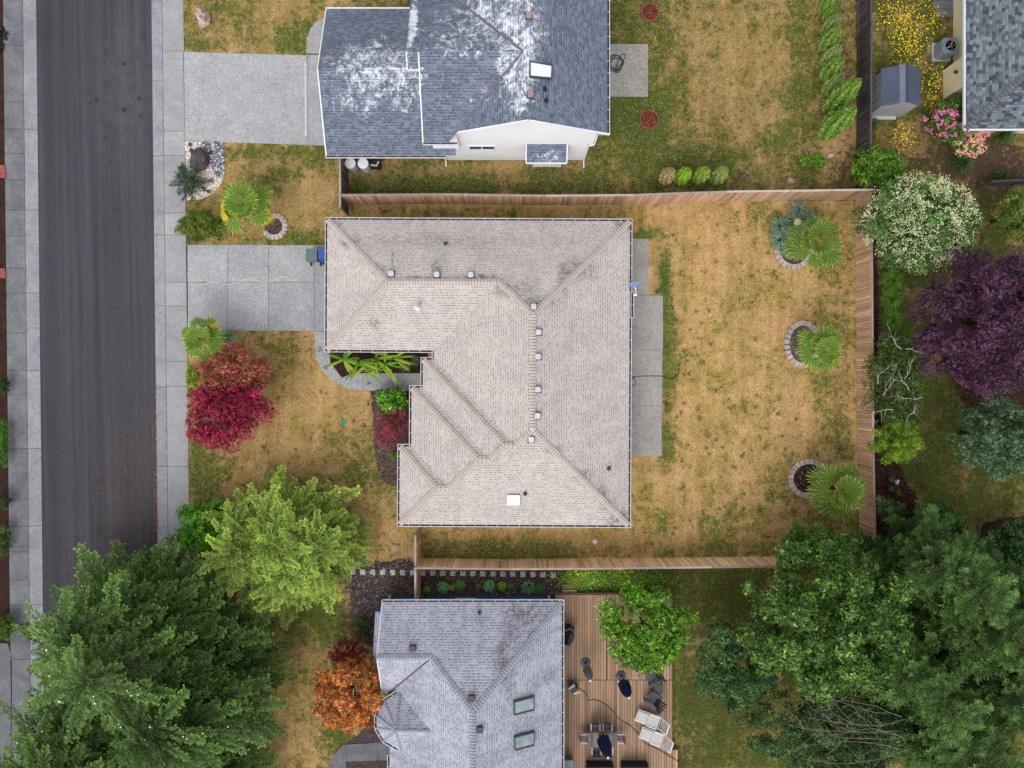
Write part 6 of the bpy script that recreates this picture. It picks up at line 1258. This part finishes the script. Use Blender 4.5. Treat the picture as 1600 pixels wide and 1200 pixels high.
# east side
leafy('shrub', 'round bright green shrub at the meeting of the fences', 1374, 262, 41, 36, .2, 2.4, 16000, .1, [(82, 122, 30), (104, 144, 40), (58, 90, 24)], 40, .22, cat='shrub')
wf = leafy('flowering_tree', 'tree covered in creamy white blossom beside the east fence', 1441, 347, 93, 80, .8, 4.6, 26000, .15, [(70, 104, 46), (56, 84, 38), (92, 124, 60)], 46, .22)
def blossoms(root, px, py, rx, ry, zlo, zhi, clusters, per, size, pal, cr=.13, name='blossom'):
    zm = zlo*.35+zhi*.65; c = np.array(P(px, py, zm)); c[2] = (zlo+zhi)/2; s = (H-zm)/F
    d = rng.normal(0, 1, (clusters, 3)); d[:, 2] = np.abs(d[:, 2]); d = unit(d); k = rng.uniform(.75, 1.04, (clusters, 1)); cc = c+d*k*np.array([rx*s, ry*s, (zhi-zlo)/2+.1]); dr = unit(rng.normal(0, 1, (clusters, 3)))*[1, 1, .3]
    pos = np.repeat(cc, per, 0)+rng.normal(0, cr*.45, (clusters*per, 3))+np.repeat(dr, per, 0)*rng.uniform(-cr*1.6, cr*1.6, (clusters*per, 1))+np.array([0, 0, .12]); n = len(pos)
    V, Fq, C = leaves_at(pos, np.tile([[0, 0, 1.]], (n, 1)), size, colors(n, pal, .08), .8, .4); o = np_mesh(name, V, Fq, C, 'petal', root); o['kind'] = 'stuff'
blossoms(wf, 1441, 347, 88, 76, .8, 4.6, 700, 13, .07, [(186, 188, 144), (164, 170, 122), (206, 206, 168)], .15)
leafy('plum_tree', 'large dark purple leaved tree at the right edge', 1550, 498, 112, 122, 1.5, 7., 60000, .13, [(82, 50, 74), (62, 38, 58), (92, 56, 80), (110, 58, 72), (44, 28, 44)], 80, .17, tr=.16, wts=[.32, .28, .2, .06, .14])
leafy('tree', 'grey green small leaved tree below the purple one', 1568, 683, 74, 66, 1., 5., 30000, .12, [(86, 112, 78), (66, 92, 62), (108, 132, 98), (54, 78, 52)], 44, .22)
leafy('willow', 'tangled dark tree with pale twisted twigs next to the fence', 1403, 590, 48, 70, .5, 3.8, 20000, .11, [(66, 86, 36), (50, 68, 32), (88, 104, 44)], 40, .24, twigs=0)
tw = bpy.data.objects['willow']; mb = MB()
def crooked(a, d, l, r, depth):
    pts = [a]; p = Vector(a); d = Vector(d).normalized()
    for k in range(4): d = (d+Vector((random.uniform(-.6, .6), random.uniform(-.6, .6), random.uniform(-.1, .15)))).normalized(); p = p+d*l/4; pts.append(p.copy())
    mb.tube(pts, [r*(1-.2*k) for k in range(5)], 4)
    if depth:
        for k in (1, 2, 3, 4): crooked(pts[k], d+Vector((random.uniform(-1, 1), random.uniform(-1, 1), 0)), l*.55, r*.5, depth-1)
for (px, py, dx, dy) in ((1408, 545, -1, 1), (1413, 592, 1, 1), (1420, 610, -1, .8), (1440, 620, -1, -.2), (1395, 640, -1, 0), (1430, 635, -.6, -1), (1415, 545, 1, .5), (1380, 618, .3, 1), (1372, 600, .5, 1)): crooked(P(px, py, 4.), (dx, dy, 0), 1.25, .02, 1)
mb.build('pale_twigs', 'whitebark', tw)['kind'] = 'stuff'
leafy('shrub', 'yellow green feathery shrub below the twisted tree', 1405, 690, 44, 36, .3, 3., 17000, .12, [(110, 140, 36), (86, 118, 32), (132, 156, 50)], 34, .24, cat='shrub', asp=.3)
for (px, py, lb) in ((1386, 440, 'dark green fern plant below the white blossom tree'), (1384, 470, 'spiky bright green fern plant behind the fence'), (1385, 500, 'lower spiky green plant behind the fence')):
    rosette('fern', lb, px, py, 22, 150, .9, [(96, 140, 40), (78, 120, 34), (112, 156, 54)], .022, 'fern', 'ferny plants behind the east fence')
leafy('tree', 'olive green tree at the right edge below the cream house', 1598, 330, 32, 36, .8, 3.4, 12000, .12, [(96, 118, 44), (76, 98, 38), (118, 138, 60)], 26, .26)
leafy('shrub', 'dark green shrub beside the conifer at right edge', 1590, 848, 40, 34, .3, 2.8, 12000, .13, [(60, 94, 44), (76, 112, 54), (48, 76, 36)], 26, .25, cat='shrub')
leafy('shrub', 'mid green shrub between the soil bed and the conifers', 1470, 812, 46, 26, .3, 2.6, 10000, .13, [(58, 98, 46), (74, 116, 56), (46, 78, 38)], 22, .26, cat='shrub')
rs = leafy('rose_bush', 'sprawling rose bush with pink blooms by the cream wall', 1490, 185, 32, 36, .2, 1.9, 9000, .11, [(76, 112, 44), (96, 130, 54), (58, 88, 36)], 26, .27, cat='shrub')
blossoms(rs, 1478, 195, 36, 26, .3, 1.9, 26, 26, .11, [(186, 98, 140), (206, 132, 164), (164, 72, 118)], .13, 'pink_bloom')
r2_ = leafy('rose_bush', 'lower rose bush with peach and pink blooms', 1512, 222, 30, 20, .1, 1.4, 4500, .1, [(84, 112, 48), (104, 130, 58)], 16, .3, cat='shrub')
blossoms(r2_, 1514, 226, 28, 20, .2, 1.5, 60, 12, .1, [(206, 162, 130), (196, 140, 120), (212, 180, 148)], .1, 'peach_bloom'); blossoms(r2_, 1528, 216, 14, 12, .3, 1.5, 9, 26, .11, [(200, 116, 150), (212, 142, 168)], .13, 'pink_bloom')
for (px, py, r, lb) in ((1497, 258, 24, 'dark arching grassy plant below the rose bushes'), (1560, 212, 26, 'dark strappy plant under the cream house eave'), (1560, 278, 16, 'spiky dark plant by the low dark fence'), (1362, 195, 10, 'light green ferny plant beside the shed')):
    rosette('grass_clump', lb, px, py, r, 120, .5, [(66, 96, 40), (52, 78, 34), (84, 112, 48)], .02, 'plant')
# bottom right wood
leafy('tree', 'big bright green broadleaf tree at the end of the tan fence', 1300, 972, 128, 128, 2., 8.5, 80000, .17, [(70, 100, 40), (90, 124, 50), (48, 74, 34), (126, 150, 68)], 90, .17, tr=.16, wts=[.36, .28, .24, .12])
leafy('tree', 'smaller bright green tree poking over the lawn corner', 1272, 850, 46, 30, 1., 4.2, 13000, .14, [(76, 122, 34), (96, 146, 44), (58, 96, 30)], 26, .25)
leafy('tree', 'dark glossy tree with grey branches beyond the deck', 1152, 1045, 66, 76, 1., 5., 21000, .14, [(60, 92, 46), (46, 74, 38), (86, 116, 66)], 40, .2, twigs=14)
leafy('tree', 'shadowy tree with bare branches at the bottom edge', 1310, 1150, 140, 76, 1.5, 6., 56000, .13, [(58, 86, 42), (44, 68, 34), (82, 108, 56)], 60, .17, twigs=0)
tb = [o for o in bpy.data.objects if o.get('label', '').startswith('shadowy tree')][0]; mb = MB()
def arc(a, b, bend, r, kids):
    d = b-a; nrm = Vector((-d.y, d.x, 0))*bend; pts = [a.lerp(b, f)+nrm*math.sin(f*math.pi)+Vector((0, 0, .25*math.sin(f*3)))+Vector((random.uniform(-.05, .05), random.uniform(-.05, .05), 0)) for f in [x/7 for x in range(8)]]
    mb.tube(pts, [r*(1-.1*k) for k in range(8)], 4)
    for q in range(kids):
        f = random.randint(2, 6); sd_ = random.choice((-1, 1)); e_ = (d.normalized()+Vector((-d.y, d.x, 0)).normalized()*sd_*random.uniform(.4, .9)); arc(pts[f], pts[f]+e_*d.length*random.uniform(.2, .4), random.uniform(-.12, .12), r*.5, kids-2 if kids > 2 else 0)
for k in range(9):
    a = P(1400+random.uniform(-25, 20), 1110+k*8+random.uniform(-8, 8), 5.6); b_ = P(random.uniform(1225, 1300), 1080+k*13, 6.6); arc(a, b_, random.uniform(-.15, .15), .02, 3)
mb.build('bare_branches', 'greybark', tb)['kind'] = 'stuff'
for (px, py, r, h, lb) in ((1385, 862, 3.0, 9.5, 'dark conifer nearest the fence corner'), (1440, 935, 3.4, 11, 'dark conifer in the middle of the right hand wood'), (1345, 905 + 95, 3.0, 9.5, 'dark conifer behind the big bright green tree'), (1478, 912, 2.8, 7.5, 'dark conifer near the right edge beside the soil corner'), (1470, 1030, 3.4, 9.5, 'dark conifer by the right edge below the middle'), (1400, 1090, 3.4, 10, 'dark conifer nearest the bottom right corner'), (1530, 960, 3., 8, 'dark conifer beyond the middle one at the right edge')):
    conifer('conifer_tree', lb, px, py, r, h, 110, 9, 1.15, (38, 62, 28), (98, 130, 62), z0=1., power=.62, up=.5, lift=.3, dead=20, leaders=((0, 0, .9, 1), (-.3, .3, .7, .85), (.3, -.2, .7, .8)), kv=.9)
# yellow flowers
YF = [(232, 200, 30), (214, 176, 24), (240, 214, 60)]
def clustered(name, label, blobs, n, size, pal):
    out = []
    for (cx, cy, rx, ry, k) in blobs:
        m_ = int(n*k); q = rng.normal(0, .45, (m_, 2)); out += [P(cx+a*rx, cy+b*ry, random.uniform(.08, .2)) for a, b in q]
    q = np.array(out); V, Fq, C = leaves_at(q, np.tile([[0, 0, 1.]], (len(q), 1)), size, colors(len(q), pal, .1), .9, .25); tag(np_mesh(name, V, Fq, C, 'petal', None, (0, 0, 0)), label, 'wildflowers', kind='stuff')
clustered('wildflowers', 'yellow wildflowers scattered around the grey shed', [(1410, 30, 36, 40, .3), (1420, 75, 30, 40, .25), (1462, 145, 26, 50, .22), (1410, 215, 26, 30, .12), (1385, 20, 20, 40, .05), (1455, 30, 30, 40, .1)], 950, .08, YF)
clustered('wildflowers', 'yellow wildflowers beside the steps above the deck', [(905, 900, 24, 12, .5), (975, 894, 26, 10, .35), (925, 905, 60, 12, .2)], 330, .09, YF)
clustered('weeds', 'low green weeds growing between the steps and the tan fence', [(910, 905, 40, 20, .5), (985, 905, 60, 20, .5)], 3800, .1, [(96, 130, 40), (74, 104, 34), (116, 150, 56)])
# grass blades give the lawns real relief
def blades(label, rects, n, pal, size=.085):
    out = []
    for (x0_, y0_, x1_, y1_, k) in rects: m_ = int(n*k); out.append(np.stack([rng.uniform(x0_, x1_, m_), rng.uniform(y0_, y1_, m_)], 1))
    q = np.concatenate(out); pos = np.stack([(q[:, 0]-800)*H/F, (600-q[:, 1])*H/F, rng.uniform(.01, .05, len(q))], 1)
    V, Fq, C = leaves_at(pos, np.tile([[0, 0, 1.]], (len(q), 1)), size, colors(len(q), pal, .15), .3, .5); tag(np_mesh('grass', V, Fq, C, 'petal', None, (0, 0, 0)), label, 'grass', kind='stuff')
blades('short dry blades of grass over the golden back lawn', [(1042, 325, 1330, 862, .6), (660, 828, 1040, 868, .1), (300, 620, 620, 840, .22), (430, 520, 490, 620, .04)], 52000, [(200, 168, 116), (158, 130, 84), (126, 116, 62), (180, 146, 96)])
blades('short green and tan blades over the upper lawns', [(960, 0, 1270, 290, .6), (560, 262, 960, 298, .14), (290, 0, 480, 76, .12), (350, 232, 530, 376, .14)], 42000, [(120, 116, 58), (86, 100, 42), (174, 150, 104), (104, 108, 50)])
blades('short green blades over the shaded back lawns', [(1070, 895, 1200, 1000, .25), (1060, 1060, 1200, 1200, .35), (1430, 560, 1560, 810, .25), (440, 950, 540, 1160, .15)], 24000, [(94, 92, 44), (72, 80, 36), (118, 108, 60)])

# litter along the kerb, weeds in the dry lawn
LT = [(150, 96, 54), (120, 78, 50), (176, 122, 70)]
chips('fallen_needles', 'orange brown needles gathered along the kerb near the conifer', 'litter', [(243, 560), (247, 560), (251, 830), (240, 830)], 900, .06, LT, z=-.055, h=.01)
chips('fallen_needles', 'orange brown litter along the inner edge of the pavement', 'litter', [(291, 590), (297, 590), (300, 800), (294, 800)], 300, .06, LT, z=.035, h=.01)
chips('fallen_needles', 'thin brown litter over the road beside the big conifer', 'litter', [(170, 700), (246, 620), (248, 840), (90, 900), (80, 820)], 900, .05, LT, z=-.08, h=.005)
chips('fallen_leaves', 'fallen red leaves on the lawn under the maples', 'litter', [(300, 680), (430, 640), (450, 560), (440, 700), (330, 730)], 110, .09, [(140, 60, 60), (120, 70, 50)], z=.04, h=.02)
for lb_, rects, n_ in (('small dark weeds dotted over the dry back lawn', (1050, 330, 1325, 850), 210), ('small dark weeds dotted over the upper lawn', (1030, 10, 1260, 280), 140), ('small dark weeds dotted over the front lawn', (310, 530, 580, 840), 90)):
    P_ = []
    for k in range(n_):
        c_ = P(random.uniform(rects[0], rects[2]), random.uniform(rects[1], rects[3]), .03); m_ = random.randint(6, 26)
        for q in range(m_): P_.append(c_+Vector((random.gauss(0, .07), random.gauss(0, .07), random.uniform(0, .05))))
    q_ = np.array(P_); V, Fq, C = leaves_at(q_, np.tile([[0, 0, 1.]], (len(q_), 1)), .08, colors(len(q_), [(76, 92, 40), (96, 108, 48), (60, 78, 34)]), .5, .4); tag(np_mesh('weeds', V, Fq, C, 'petal', None, (0, 0, 0)), lb_, 'weeds', kind='stuff')
